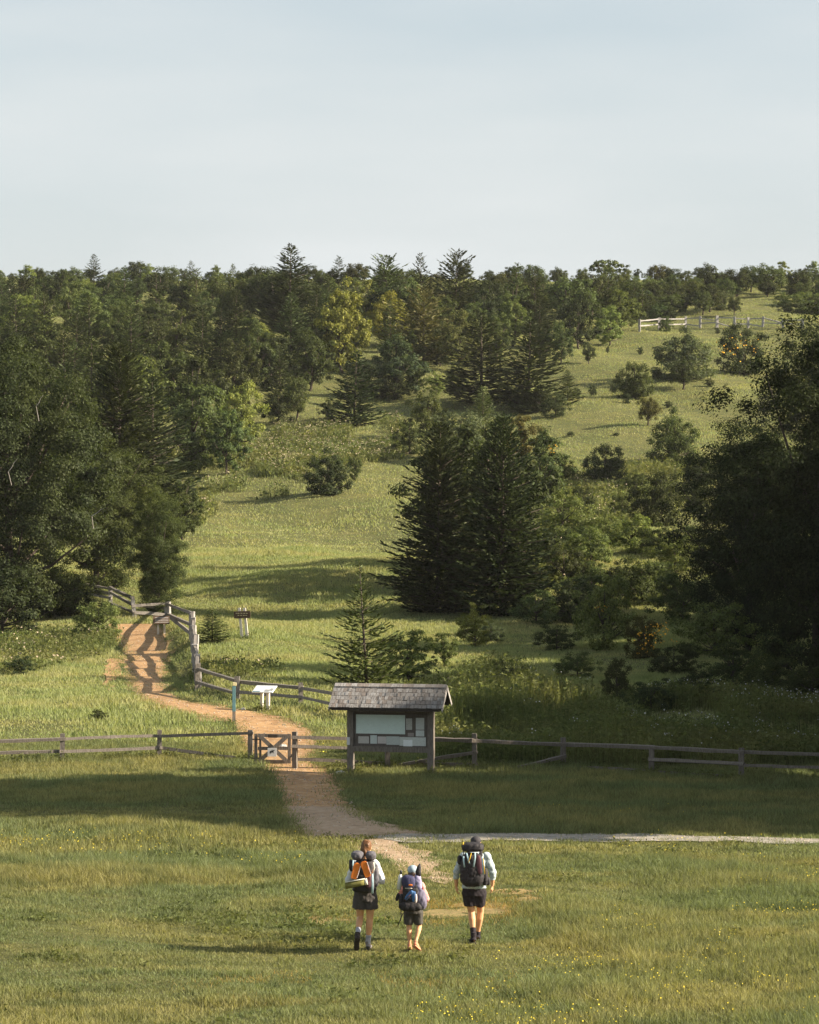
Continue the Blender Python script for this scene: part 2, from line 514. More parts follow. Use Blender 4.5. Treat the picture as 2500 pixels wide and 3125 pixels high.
def near_trail(x, y, soft):
    px, py = proj(x, y, H(x, y)); s = F / y
    jx = px + rng.normal(0, soft, len(x)) * s; jy = py + rng.normal(0, soft, len(x)) * s * (CAMZ / y) * .6
    return pip(jx, jy, POLY_T) | pip(jx, jy, TONGUE) | pip(jx, jy, POLY_P)

def blades(x, y, h, w, lean=.35):
    n = len(x)
    z = H(x, y) - .01
    a = rng.uniform(0, 2 * np.pi, n)
    ux, uy = np.cos(a), np.sin(a)
    la = rng.uniform(0, 2 * np.pi, n); ll = np.abs(rng.normal(0, lean, n)) * h
    V = np.empty((n, 3, 3), np.float32)
    V[:, 0] = np.stack([x - ux * w / 2, y - uy * w / 2, z], -1)
    V[:, 1] = np.stack([x + ux * w / 2, y + uy * w / 2, z], -1)
    V[:, 2] = np.stack([x + np.cos(la) * ll, y + np.sin(la) * ll, z + h], -1)
    return V

def grass_obj(name, V, mat, label, cat='grass'):
    n = len(V)
    o = add_obj(name, np_mesh(name, V.reshape(-1, 3), np.arange(n * 3).reshape(n, 3), mat))
    tag(o, label, cat, kind='stuff')
    return o

# height of the turf in the near field: short where the hikers walk, long at left behind and at right
def turf_height(px, py, x, y):
    n1 = vnoise(x * .5, y * .35, 3); n2 = vnoise(x * 1.7, y * 1.2, 4)
    n3 = vnoise(x * 3.1, y * 2.2, 5)
    h = .025 + .035 * n1 + .11 * n3 ** 4
    tall = sstep(2740, 2690, py) * sstep(1250, 1050, px) * sstep(2480, 2520, py)          # hay strip at left
    tall = np.maximum(tall, sstep(1640, 1900, px + (n1 - .5) * 400) * sstep(2600, 2640, py))   # right foreground
    tall = np.maximum(tall, sstep(2560, 2540, py) * sstep(1250, 1350, px) * .9)
    tall = np.maximum(tall, sstep(2480, 2440, py) * .6)
    tall = np.maximum(tall, sstep(2980, 3080, py) * .35)
    return h + tall * (.05 + .11 * n2) * (.5 + n1)

x, y = frustum_points(34, 60, 620000, 1.55)
b, px, py = bare(x, y, .26); k = ~b; x, y, px, py = x[k], y[k], px[k], py[k]
h = turf_height(px, py, x, y) * rng.uniform(.55, 1.35, len(x))
V1 = blades(x, y, h, rng.uniform(.010, .024, len(x)), .8)
x, y = frustum_points(60, 88, 500000, 1.36)
b, px, py = bare(x, y, .17); k = ~b; x, y, px, py = x[k], y[k], px[k], py[k]
h = turf_height(px, py, x, y) * rng.uniform(.6, 1.4, len(x))
V2 = blades(x, y, h, rng.uniform(.016, .036, len(x)), .65)
# tufts creeping in over the edges of the paths
EX, EY = [], []
for rows_ in ([(l, y_) for y_, l, r_ in TRAIL], [(r_, y_) for y_, l, r_ in TRAIL], [(l, y_) for y_, l, r_ in PALE], [(r_, y_) for y_, l, r_ in PALE],
              list(zip(GRAVEL_X, GRAVEL_T)), list(zip(GRAVEL_X, GRAVEL_B))):
    g_ = np.array([at(a, b_)[:2] for a, b_ in rows_])
    s_ = np.concatenate([[0], np.cumsum(np.linalg.norm(np.diff(g_, axis=0), axis=1))])
    n_ = int(s_[-1] * (330 if len(EX) < 4 else 170)); q_ = rng.uniform(0, s_[-1], n_)
    ex = np.interp(q_, s_, g_[:, 0]); ey = np.interp(q_, s_, g_[:, 1])
    wv = .10 + .28 * vnoise(q_ * .9, q_ * 0, 55 + len(EX))
    EX.append(ex + rng.normal(0, 1, n_) * wv); EY.append(ey + rng.normal(0, 1, n_) * wv)
ex, ey = np.concatenate(EX), np.concatenate(EY)
k = vnoise(ex * 2.5, ey * 2.5, 71) > .3; ex, ey = ex[k], ey[k]
VE = blades(ex, ey, rng.uniform(.03, .11, len(ex)), rng.uniform(.012, .03, len(ex)), .8)
grass_obj('grass', np.concatenate([V1, V2, VE]), M['grass_near'], 'short olive green field grass around the hikers and up to the fence')

x, y = frustum_points(88, 175, 680000, 1.22)
b, px, py = bare(x, y, .15); k = ~b; x, y, px, py = x[k], y[k], px[k], py[k]
n1 = vnoise(x * .35, y * .2, 8)
n2 = vnoise(x * 1.3, y * .8, 18)
h = (.05 + .10 * n1 + .16 * n1 * n2 ** 2) * rng.uniform(.5, 1.35, len(x))
h = np.where(near_trail(x, y, .7), h * .4, h)
V3 = blades(x, y, h, rng.uniform(.025, .055, len(x)), .6)
x, y = frustum_points(175, 440, 580000, 1.12)
n1 = vnoise(x * .2, y * .1, 9)
n2 = vnoise(x * .7, y * .4, 19)
h = (.06 + .10 * n1 + .12 * n1 * n2 ** 2) * rng.uniform(.5, 1.3, len(x))
V4 = blades(x, y, h, rng.uniform(.045, .10, len(x)), .7)
grass_obj('grass', np.concatenate([V3, V4]), M['grass_far'], 'yellow green meadow grass covering the hillside behind the fence')

# straw coloured grass where feet have worn the turf
M['dry_grass'] = grass_material('dry_grass', (.30, .225, .085), (.34, .23, .075), (.25, .21, .09), .7, 1.3)
DX, DY = [], []
for cx, cy, rx, ry, n_ in [(1480, 2775, 300, 62, 26000), (1330, 2800, 220, 40, 9000), (1050, 3020, 560, 60, 22000), (1480, 3010, 260, 50, 9000), (1000, 2800, 220, 34, 9000), (300, 3060, 300, 40, 8000), (700, 2990, 300, 22, 6000), (1150, 2690, 90, 20, 2500), (900, 2720, 260, 22, 5000)]:
    x, y = frustum_points(37.5, 60, n_ * 14)
    px, py = proj(x, y, H(x, y))
    k = rng.random(len(x)) < np.clip(1 - np.sqrt(((px - cx) / rx) ** 2 + ((py - cy) / ry) ** 2), 0, 1) * (vnoise(x * .9, y * .7, 91) > .42)
    DX.append(x[k][:n_]); DY.append(y[k][:n_])
x, y = np.concatenate(DX), np.concatenate(DY)
grass_obj('dry_grass', blades(x, y, rng.uniform(.03, .085, len(x)), rng.uniform(.010, .022, len(x)), .9), M['dry_grass'], 'dry straw coloured grass worn thin around and below the hikers')

# taller weeds, in regions given by photo outlines
def region_points(poly, n, d0, d1, margin=1.1):
    x, y = frustum_points(d0, d1, n, margin)
    px, py = proj(x, y, H(x, y))
    k = pip(px, py, poly)
    return x[k], y[k]

def weed_tufts(x, y, h, per=14, spread=.16, leafy=True, lw=.05):
    """each tuft: stems leaning out and small leaf quads along them (triangles)"""
    n = len(x)
    X = np.repeat(x, per) + rng.normal(0, spread, n * per); Y = np.repeat(y, per) + rng.normal(0, spread, n * per)
    Hh = np.repeat(h, per) * rng.uniform(.45, 1.1, n * per)
    V = blades(X, Y, Hh, np.full(n * per, lw * .5), .28)
    if leafy:
        m = n * per
        t = rng.uniform(.25, 1, m)[:, None]
        base = V[:, 0] * (1 - t) + V[:, 2] * t
        d = rng.normal(0, 1, (m, 3)); d[:, 2] = np.abs(d[:, 2]) * .6; d /= np.linalg.norm(d, axis=1, keepdims=True)
        e = np.cross(d, rng.normal(0, 1, (m, 3))); e /= np.linalg.norm(e, axis=1, keepdims=True)
        L = rng.uniform(.7, 1.6, m)[:, None] * lw * 2.2
        W2 = np.stack([base - e * L * .3, base + e * L * .3, base + d * L], 1)
        V = np.concatenate([V, W2])
    return V

def dots(x, y, z, s):
    """flower heads: little tilted squares as triangle pairs"""
    n = len(x)
    c = np.stack([x, y, z], -1)
    nrm = rng.normal(0, .5, (n, 3)); nrm[:, 2] += .8; nrm[:, 1] -= .5
    nrm /= np.linalg.norm(nrm, axis=1, keepdims=True)
    a = np.cross(nrm, rng.normal(0, 1, (n, 3))); a /= np.linalg.norm(a, axis=1, keepdims=True)
    bb = np.cross(nrm, a)
    s = s[:, None]
    return np.stack([c - a * s, c - bb * s, c + a * s, c + bb * s], 1)

def quad_stuff(name, Q, mat, label, cat):
    n = len(Q)
    o = add_obj(name, np_mesh(name, Q.reshape(-1, 3), np.arange(n * 4).reshape(n, 4), mat))
    return tag(o, label, cat, kind='stuff')

def flat_mat(name, c, rough=.7):
    m, t, o = new_mat(name)
    g = t.nodes.new('ShaderNodeNewGeometry')
    vm = t.nodes.new('ShaderNodeVectorMath'); vm.operation = 'SCALE'; vm.inputs[0].default_value = c
    t.links.new(ramp(t, g.outputs['Random Per Island'], 0, 1, .65, 1.25), vm.inputs['Scale'])
    principled(t, o, vm.outputs[0], rough, .2)
    return m
M['yellow_petal'] = flat_mat('yellow_petal', (.60, .48, .04))
M['white_petal'] = flat_mat('white_petal', (.55, .54, .48))
M['pink_petal'] = flat_mat('pink_petal', (.36, .29, .20))
M['orange_petal'] = flat_mat('orange_petal', (.80, .42, .03))

WEED_R = [(1330, 2150), (1500, 2090), (1750, 2140), (2560, 2120), (2560, 2345), (2000, 2345), (1500, 2340), (1330, 2330)]
x, y = region_points(WEED_R, 16000, 80, 112)
k = vnoise(x * .45, y * .3, 21) + rng.uniform(-.2, .2, len(x)) > .38
x, y = x[k], y[k]
h = .3 + .8 * vnoise(x * .3, y * .22, 22) ** 1.2
h = h * (1 + .5 * sstep(2000, 1700, proj(x, y, H(x, y))[0]))
grass_obj('tall_weeds', weed_tufts(x, y, h, 14, .17), M['weed'], 'tall leafy weeds behind the rail fence right of the notice board', 'weeds')
_px, _py = proj(x, y, H(x, y)); k = (rng.random(len(x)) < .15 * sstep(1850, 2050, _px) * sstep(2320, 2260, _py) + .02)
quad_stuff('white_wildflowers', dots(np.repeat(x[k], 3) + rng.normal(0, .15, k.sum() * 3), np.repeat(y[k], 3) + rng.normal(0, .15, k.sum() * 3),
      np.repeat(H(x[k], y[k]) + h[k] * 1.0, 3) + rng.normal(0, .06, k.sum() * 3), rng.uniform(.010, .032, k.sum() * 3)), M['white_petal'],
      'scattered white wildflower heads above the weeds behind the right fence', 'wildflowers')
# dark weedy tufts standing in the field grass
FT = []
for poly, n_, d0, d1, th in [([(1450, 2570), (2600, 2580), (2600, 3000), (1650, 2900)], 5000, 42, 66, .61), ([(-50, 2540), (1150, 2560), (900, 2700), (-50, 2700)], 3500, 55, 68, .61), ([(-50, 2720), (1500, 2800), (1400, 3200), (-50, 3200)], 3500, 38, 56, .67)]:
    x, y = region_points(poly, n_, d0, d1)
    k = vnoise(x * .7, y * .5, 95) * .6 + vnoise(x * 2, y * 1.5, 96) * .4 + rng.uniform(-.05, .05, len(x)) > th
    FT.append(weed_tufts(x[k], y[k], .06 + .14 * rng.random(k.sum()), 14, .09, True, .024))
grass_obj('field_weeds', np.concatenate(FT), M['weed'], 'darker weedy tufts scattered through the field around the hikers', 'weeds')
# rough brush on the hillside (pinkish seed heads among it)
BRUSH = [[(520, 1390), (800, 1270), (1220, 1290), (1230, 1400), (980, 1430), (860, 1520), (640, 1560), (520, 1540)],
         [(380, 1560), (640, 1520), (640, 1580), (560, 1620), (380, 1600)],
         [(1650, 1480), (1960, 1420), (2180, 1420), (2180, 1460), (1960, 1560), (1700, 1820), (1620, 1750)],
         [(0, 1860), (330, 1880), (345, 1985), (250, 2020), (0, 2070)],
         [(600, 1985), (760, 1990), (1000, 2060), (1330, 2010), (1500, 2060), (1330, 2140), (960, 2140), (700, 2090), (610, 2080)]]
T = []; pk = []
for i, poly in enumerate(BRUSH):
    d0, d1 = [(190, 285), (180, 230), (140, 250), (100, 152), (92, 128)][i]
    x, y = region_points(poly, [30000, 20000, 30000, 16000, 9000][i], d0, d1)
    k = vnoise(x * .3, y * .16, 31 + i) + rng.uniform(-.15, .15, len(x)) > [.45, .3, .42, .35, .62][i]
    x, y = x[k], y[k]
    h = ([1.1, 1.2, 1.1, .7, .55][i]) * (.35 + .75 * vnoise(x * .25, y * .18, 41 + i))
    T.append(weed_tufts(x, y, h, 9, .25, True, [.10, .10, .09, .055, .05][i]))
    k = rng.random(len(x)) < [.5, .6, .12, .05, .03][i]
    pk.append(np.stack([x[k], y[k], H(x[k], y[k]) + h[k] * .95], -1))
grass_obj('brush', np.concatenate(T), M['weed'], 'rough knee high brush and weeds patching the hillside meadow', 'brush')
pk = np.concatenate(pk)
quad_stuff('seed_heads', dots(np.repeat(pk[:, 0], 3) + rng.normal(0, .2, len(pk) * 3), np.repeat(pk[:, 1], 3) + rng.normal(0, .2, len(pk) * 3),
      np.repeat(pk[:, 2], 3) + rng.normal(0, .1, len(pk) * 3), rng.uniform(.02, .055, len(pk) * 3)), M['pink_petal'],
      'pale pinkish seed heads on the brush of the hillside', 'wildflowers')
# buttercups
B = []
def cups(poly, n, d0, d1, hz, clump=.35, s=(.010, .020)):
    x, y = region_points(poly, n, d0, d1, 1.12)
    k = vnoise(x * .8, y * .45, 61) * .6 + vnoise(x * 2.3, y * 1.6, 62) * .4 + rng.uniform(-.12, .12, len(x)) > clump
    x, y = x[k], y[k]
    B.append(dots(x, y, H(x, y) + hz * rng.uniform(.7, 1.3, len(x)), rng.uniform(*s, len(x))))
cups([(1600, 2800), (2600, 2640), (2600, 3200), (1150, 3200), (1450, 2960)], 12000, 38, 60, .15, .57, (.007, .0135))
cups([(-50, 2560), (900, 2560), (960, 2660), (-50, 2630)], 3500, 57, 66, .2, .54, (.009, .016))
cups([(1850, 2560), (2600, 2570), (2600, 2660), (1900, 2640)], 1500, 55, 66, .2, .52, (.009, .016))
cups([(1400, 2480), (2600, 2480), (2600, 2550), (1400, 2545)], 900, 62, 72, .2, .52, (.009, .016))
cups([(900, 2290), (1010, 2280), (1010, 2330), (920, 2335)], 500, 82, 92, .22, .4, (.015, .03))
quad_stuff('buttercups', np.concatenate(B), M['yellow_petal'], 'tiny yellow buttercups dotted through the field grass', 'wildflowers')

# loose pebbles on the paths
def pebbles(poly, n, d0, d1):
    x, y = region_points(poly, n, d0, d1)
    k = len(x); r_ = .007 + .026 * rng.random(k) ** 2.5
    c = np.stack([x, y, H(x, y) + .018], -1)
    V = np.empty((k, 6, 3)); o_ = np.array([[1, 0, 0], [0, 1, 0], [-1, 0, 0], [0, -1, 0], [0, 0, .8], [0, 0, -.8]])
    V[:] = c[:, None] + o_[None] * (r_[:, None, None] * rng.uniform(.7, 1.3, (k, 6, 1)))
    return V
PV = np.concatenate([pebbles(POLY_T, 40000, 70, 140), pebbles(POLY_P, 9000, 52, 72), pebbles(POLY_G, 15000, 58, 66)])
nk = len(PV)
fc = np.array([[0, 1, 4], [1, 2, 4], [2, 3, 4], [3, 0, 4], [1, 0, 5], [2, 1, 5], [3, 2, 5], [0, 3, 5]])
M['pebble'] = flat_mat('pebble', (.40, .33, .26), .9)
o = add_obj('pebbles', np_mesh('pebbles', PV.reshape(-1, 3), (np.arange(nk)[:, None, None] * 6 + fc[None]).reshape(-1, 3), M['pebble']))
tag(o, 'loose pebbles strewn over the dirt trail and gravel path', 'pebbles', kind='stuff')
# ------------------------------------------------------------------ trees
def leaf_quads(c, nrm, L, Wd):
    """rhombic leaves at c with normal nrm"""
    n = len(c)
    a = np.cross(nrm, rng.normal(0, 1, (n, 3))); a /= np.linalg.norm(a, axis=1, keepdims=True) + 1e-9
    b = np.cross(nrm, a)
    L = np.asarray(L)[:, None] if np.ndim(L) else L; Wd = np.asarray(Wd)[:, None] if np.ndim(Wd) else Wd
    return np.stack([c - a * L * .5, c + b * Wd * .5, c + a * L * .5, c - b * Wd * .5], 1)

def tubes_mesh(name, segs, mat, n=6):
    mb = MB()
    for pts, rad in segs:
        mb.tube(pts, rad, n)
    return mb.mesh(name, mat, True)

def quads_to_mesh(name, Q, mat):
    n = len(Q)
    return np_mesh(name, Q.reshape(-1, 3), np.arange(n * 4).reshape(n, 4), mat)

def unit(v): return v / (np.linalg.norm(v, axis=-1, keepdims=True) + 1e-9)

def make_leafy(nclump, nleaf, leaf, cb=.22, R_=.5, rc=(.10, .17), top=1.0, outline=.28, flat=.8, shell=.55, taper=0.0, trunk_r=.022, up=.45):
    """unit-height broadleaf tree: limbs carry leaf clumps spread through an uneven crown"""
    cz = (cb + top) / 2; rz = (top - cb) / 2
    ph = rng.uniform(0, 6.28, 8)
    C, RC = [], []
    while len(C) < nclump:
        d = unit(rng.normal(0, 1, 3)); r = shell + (1 - shell) * rng.random() ** .6
        if rng.random() < .22: r *= rng.uniform(.3, .8)
        az = math.atan2(d[1], d[0])
        lob = 1 + outline * (math.sin(2 * az + ph[0]) * .4 + math.sin(3 * az + 2.5 * d[2] + ph[1]) * .4 + math.sin(5 * az - 4 * d[2] + ph[2]) * .3)
        rad = R_ * lob * (1 - taper * max(0, d[2]))
        p = np.array([d[0] * rad * r, d[1] * rad * r, cz + d[2] * rz * r * (1 + .12 * math.sin(3 * az + ph[3]))])
        if p[2] < .03: p[2] = rng.uniform(.03, .1)
        C.append(p); RC.append(rng.uniform(*rc))
    C = np.array(C); RC = np.array(RC)
    m = nclump * nleaf
    ci = np.repeat(np.arange(nclump), nleaf)
    d = unit(rng.normal(0, 1, (m, 3)))
    rr = rng.random(m) ** .45
    sc = np.stack([np.ones(m), np.ones(m), np.full(m, flat)], -1)
    P = C[ci] + d * sc * (RC[ci] * rr * rng.uniform(.75, 1.2, m))[:, None]
    P[:, 2] = np.maximum(P[:, 2], .012)
    out_ = unit(P - np.array([0, 0, cz * .8]))
    nrm = unit(d * .5 + out_ * .35 + np.array([0, 0, up]) + rng.normal(0, .42, (m, 3)))
    Q = leaf_quads(P, nrm, leaf * rng.uniform(.6, 1.35, m), leaf * rng.uniform(.4, .8, m))
    # limbs
    segs = []
    tb = Vector((0, 0, 0)); bend = Vector((rng.normal(0, .03), rng.normal(0, .03), 0))
    pts = [tb - Vector((0, 0, .03)), Vector((0, 0, cb * .6)) + bend, Vector((0, 0, cz)) + bend * 1.6, Vector((0, 0, cz + rz * .6)) + bend]
    segs.append((pts, [trunk_r * 1.25, trunk_r, trunk_r * .6, trunk_r * .2]))
    for i in rng.choice(nclump, min(nclump, 16), replace=False):
        c = Vector(C[i]); z0 = max(.04, min(cz + rz * .2, c.z * .5 + cb * .1))
        s = Vector((0, 0, z0)) + bend * 1.2
        mid = s.lerp(c, .5) + Vector((0, 0, -.03))
        segs.append(([s, mid, c], [trunk_r * .5, trunk_r * .3, trunk_r * .1]))
    return Q, segs

def make_spruce(whorls, per, sprays, R_=.24, spray=.05, ragged=.18, sparse=0.0, droop=.18, power=.85, thin_top=0.0, base=.03, lift=.25):
    """unit-height conifer: whorls of branches carrying flat needle sprays"""
    Qs = []; segs = [([(0, 0, -.02), (0, 0, .4), (0, 0, .985)], [.014, .009, .0015])]
    zs = base + (1 - base) * np.linspace(0, 1, whorls) ** .92 * .985
    for z in zs:
        t = (z - base) / (1 - base)
        n = max(3, int(per * (1 - .45 * t) * (1 - sparse * t)))
        a0 = rng.uniform(0, 6.28)
        for j in range(n):
            a = a0 + 2 * math.pi * j / n + rng.normal(0, .22)
            if rng.random() < .10: continue
            zj = rng.normal(0, .5) * .95 / whorls
            L = R_ * ((1 - t) ** power * (1 - thin_top * sstep(.5, 1, t)) + .018) * (1 + rng.normal(0, ragged))
            if t < .12: L *= .72 + 2.3 * t
            L = max(L, .012)
            sl = (-droop + (.75 + droop) * t ** 1.6) + rng.normal(0, .1)
            h = np.array([math.cos(a), math.sin(a), 0.])
            m = max(3, int(sprays * (L / R_) ** .8) + 1)
            s = (np.arange(m) + rng.random(m)) / m
            s = .12 + .92 * s
            cz = z + zj + L * (sl * s + lift * s ** 2.2 * (1 - t))
            c = h[None] * (L * s)[:, None]; c[:, 2] = cz
            tang = unit(h[None] + np.stack([0 * s, 0 * s, sl + 2.2 * lift * s ** 1.2 * (1 - t)], -1))
            side = np.cross(tang, [0, 0, 1.]); side = unit(side)
            sg = rng.choice([-1, 1], m); ang = rng.uniform(.15, .95, m) * (1 - .45 * s)
            dr = unit(tang * np.cos(ang)[:, None] + side * (sg * np.sin(ang))[:, None] + np.stack([0 * s, 0 * s, rng.normal(.02, .16, m)], -1))
            nrm = unit(np.array([0, 0, 1.]) + rng.normal(0, .45, (m, 3)))
            wv = unit(np.cross(dr, nrm))
            ls = spray * rng.uniform(.7, 1.3, m) * (.55 + .45 * (1 - t)); ws = ls * rng.uniform(.26, .42, m)
            tip = c + dr * ls[:, None]; tip[:, 2] -= ls * rng.uniform(-.05, .14, m)
            mid = c + dr * (ls * .45)[:, None]
            Qs.append(np.stack([c, mid - wv * (ws * .5)[:, None], tip, mid + wv * (ws * .5)[:, None]], 1))
            if rng.random() < .2 and t < .8:
                e = h * L * .9
                segs.append(([(0, 0, z), (e[0] * .5, e[1] * .5, z + L * sl * .5), (e[0], e[1], z + L * (sl * .9 + lift * .7 * (1 - t)))], [.004, .003, .001]))
    Q = np.concatenate(Qs); Q[:, :, 2] = np.maximum(Q[:, :, 2], .004)
    return Q, segs

KINDS = {}
def reg(kind, maker, n, cm, tm='bark', tn=5, **kw):
    KINDS[kind] = []
    for i in range(n):
        Q, segs = maker(**kw)
        KINDS[kind].append((quads_to_mesh(kind + '_crown', Q, M[cm]), tubes_mesh(kind + '_trunk', segs, M[tm], tn)))

# near (spans 10-14 m), middle and far versions
reg('spruce_big', make_spruce, 2, 'needle', whorls=74, per=17, sprays=40, R_=.27, spray=.040, ragged=.26, droop=.16, lift=.2, base=.005, power=.62)
reg('spruce_mid', make_spruce, 4, 'needle', whorls=40, per=13, sprays=20, R_=.27, spray=.056, ragged=.22, droop=.12, base=.02, lift=.3)
reg('spruce_far', make_spruce, 4, 'needle', whorls=26, per=11, sprays=12, R_=.29, spray=.085, ragged=.26, droop=.08, base=.02, lift=.3)
reg('hemlock', make_spruce, 3, 'needle', whorls=30, per=13, sprays=20, R_=.36, spray=.085, ragged=.32, droop=.02, base=.08, power=.5, lift=.18)
reg('sapling', make_spruce, 1, 'needle', whorls=34, per=11, sprays=22, R_=.30, spray=.06, ragged=.22, sparse=.35, droop=.05, power=1.1, thin_top=.62, lift=.3)
reg('leafy_big', make_leafy, 2, 'leaf', nclump=480, nleaf=250, leaf=.0115, cb=.02, R_=.44, rc=(.04, .085), outline=.36, flat=.55, shell=.45, trunk_r=.02, up=.7)
reg('leafy_tall', make_leafy, 2, 'leaf', nclump=480, nleaf=230, leaf=.0115, cb=.0, R_=.32, rc=(.04, .085), outline=.42, flat=.55, shell=.4, trunk_r=.018, up=.8)
reg('leafy', make_leafy, 5, 'leaf', nclump=82, nleaf=130, leaf=.034, cb=.06, R_=.42, rc=(.055, .115), outline=.5, taper=.35, flat=.65, shell=.6)
reg('maple', make_leafy, 2, 'leaf', nclump=120, nleaf=80, leaf=.036, cb=.08, R_=.40, rc=(.055, .09), outline=.25, taper=.55, shell=.5)
reg('shrub', make_leafy, 5, 'leaf', nclump=80, nleaf=110, leaf=.046, cb=-.12, R_=.62, rc=(.09, .17), outline=.42, shell=.55, trunk_r=.03, flat=.65)
reg('round_bush', make_leafy, 3, 'leaf', nclump=120, nleaf=110, leaf=.044, cb=-.25, R_=.60, rc=(.09, .15), outline=.14, shell=.5, trunk_r=.03)
reg('thorn', make_leafy, 3, 'leaf', nclump=64, nleaf=100, leaf=.046, cb=.20, R_=.52, rc=(.09, .16), outline=.36, shell=.5, trunk_r=.035)
reg('flat_top', make_leafy, 1, 'needle', nclump=46, nleaf=46, leaf=.075, cb=.62, R_=.72, rc=(.08, .15), outline=.5, flat=.4, trunk_r=.03)
reg('shade_tree', make_leafy, 2, 'leaf', nclump=320, nleaf=280, leaf=.05, cb=.0, R_=.42, rc=(.07, .13), outline=.3, shell=.4)

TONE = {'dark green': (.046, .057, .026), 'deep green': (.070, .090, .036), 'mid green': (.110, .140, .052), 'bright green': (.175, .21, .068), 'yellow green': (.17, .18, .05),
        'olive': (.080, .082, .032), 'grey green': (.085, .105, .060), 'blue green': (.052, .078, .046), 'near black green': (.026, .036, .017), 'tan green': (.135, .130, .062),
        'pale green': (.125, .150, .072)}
NAMES = {'spruce_big': ('spruce_tree', 'tree'), 'spruce_mid': ('spruce_tree', 'tree'), 'spruce_far': ('spruce_tree', 'tree'), 'hemlock': ('hemlock_tree', 'tree'),
         'sapling': ('spruce_sapling', 'sapling'), 'leafy_big': ('leafy_tree', 'tree'), 'round_bush': ('shrub', 'shrub'), 'leafy_tall': ('leafy_tree', 'tree'), 'leafy': ('leafy_tree', 'tree'), 'maple': ('leafy_tree', 'tree'), 'shrub': ('shrub', 'shrub'),
         'thorn': ('thorn_tree', 'tree'), 'flat_top': ('flat_topped_tree', 'tree'), 'shade_tree': ('leafy_tree', 'tree')}
WN = {'spruce_big': .5, 'spruce_mid': .5, 'spruce_far': .52, 'hemlock': .74, 'sapling': .52, 'leafy_big': .98, 'round_bush': 1.32, 'leafy_tall': .74, 'leafy': .95, 'maple': .88, 'shrub': 1.35, 'thorn': 1.15, 'flat_top': 1.5, 'shade_tree': .95}
_cnt = {}

def plant(kind, loc, h, w, tone, label, group=None, var=None, lean=0.0):
    """one tree: an Empty at its foot carrying crown and trunk"""
    name, cat = NAMES[kind]
    i = _cnt.get(kind, 0); _cnt[kind] = i + 1
    crown, trunk = KINDS[kind][(i if var is None else var) % len(KINDS[kind])]
    e = empty(name, loc)
    s = w / (WN[kind])
    e.scale = (s, s, h)
    e.rotation_euler = (rng.normal(0, .02), rng.normal(0, .02) + lean, rng.uniform(0, 6.28))
    c = add_obj('crown', crown, e)
    t_ = TONE[tone]; j = 1 + rng.normal(0, .10); g = rng.normal(0, .05)
    c.color = (t_[0] * j * (1 + g), t_[1] * j, t_[2] * j * (1 - g), 1)
    add_obj('trunk', trunk, e)
    tag(e, label, cat, group)
    return e

def plant_px(kind, px, py, hpx, wpx, tone, label, group=None, var=None, sink=0.0, lean=0.0):
    p = at(px, py)
    s = p.y / F
    p.z -= sink
    return plant(kind, p, hpx * s, wpx * s, tone, label, group, var, lean)

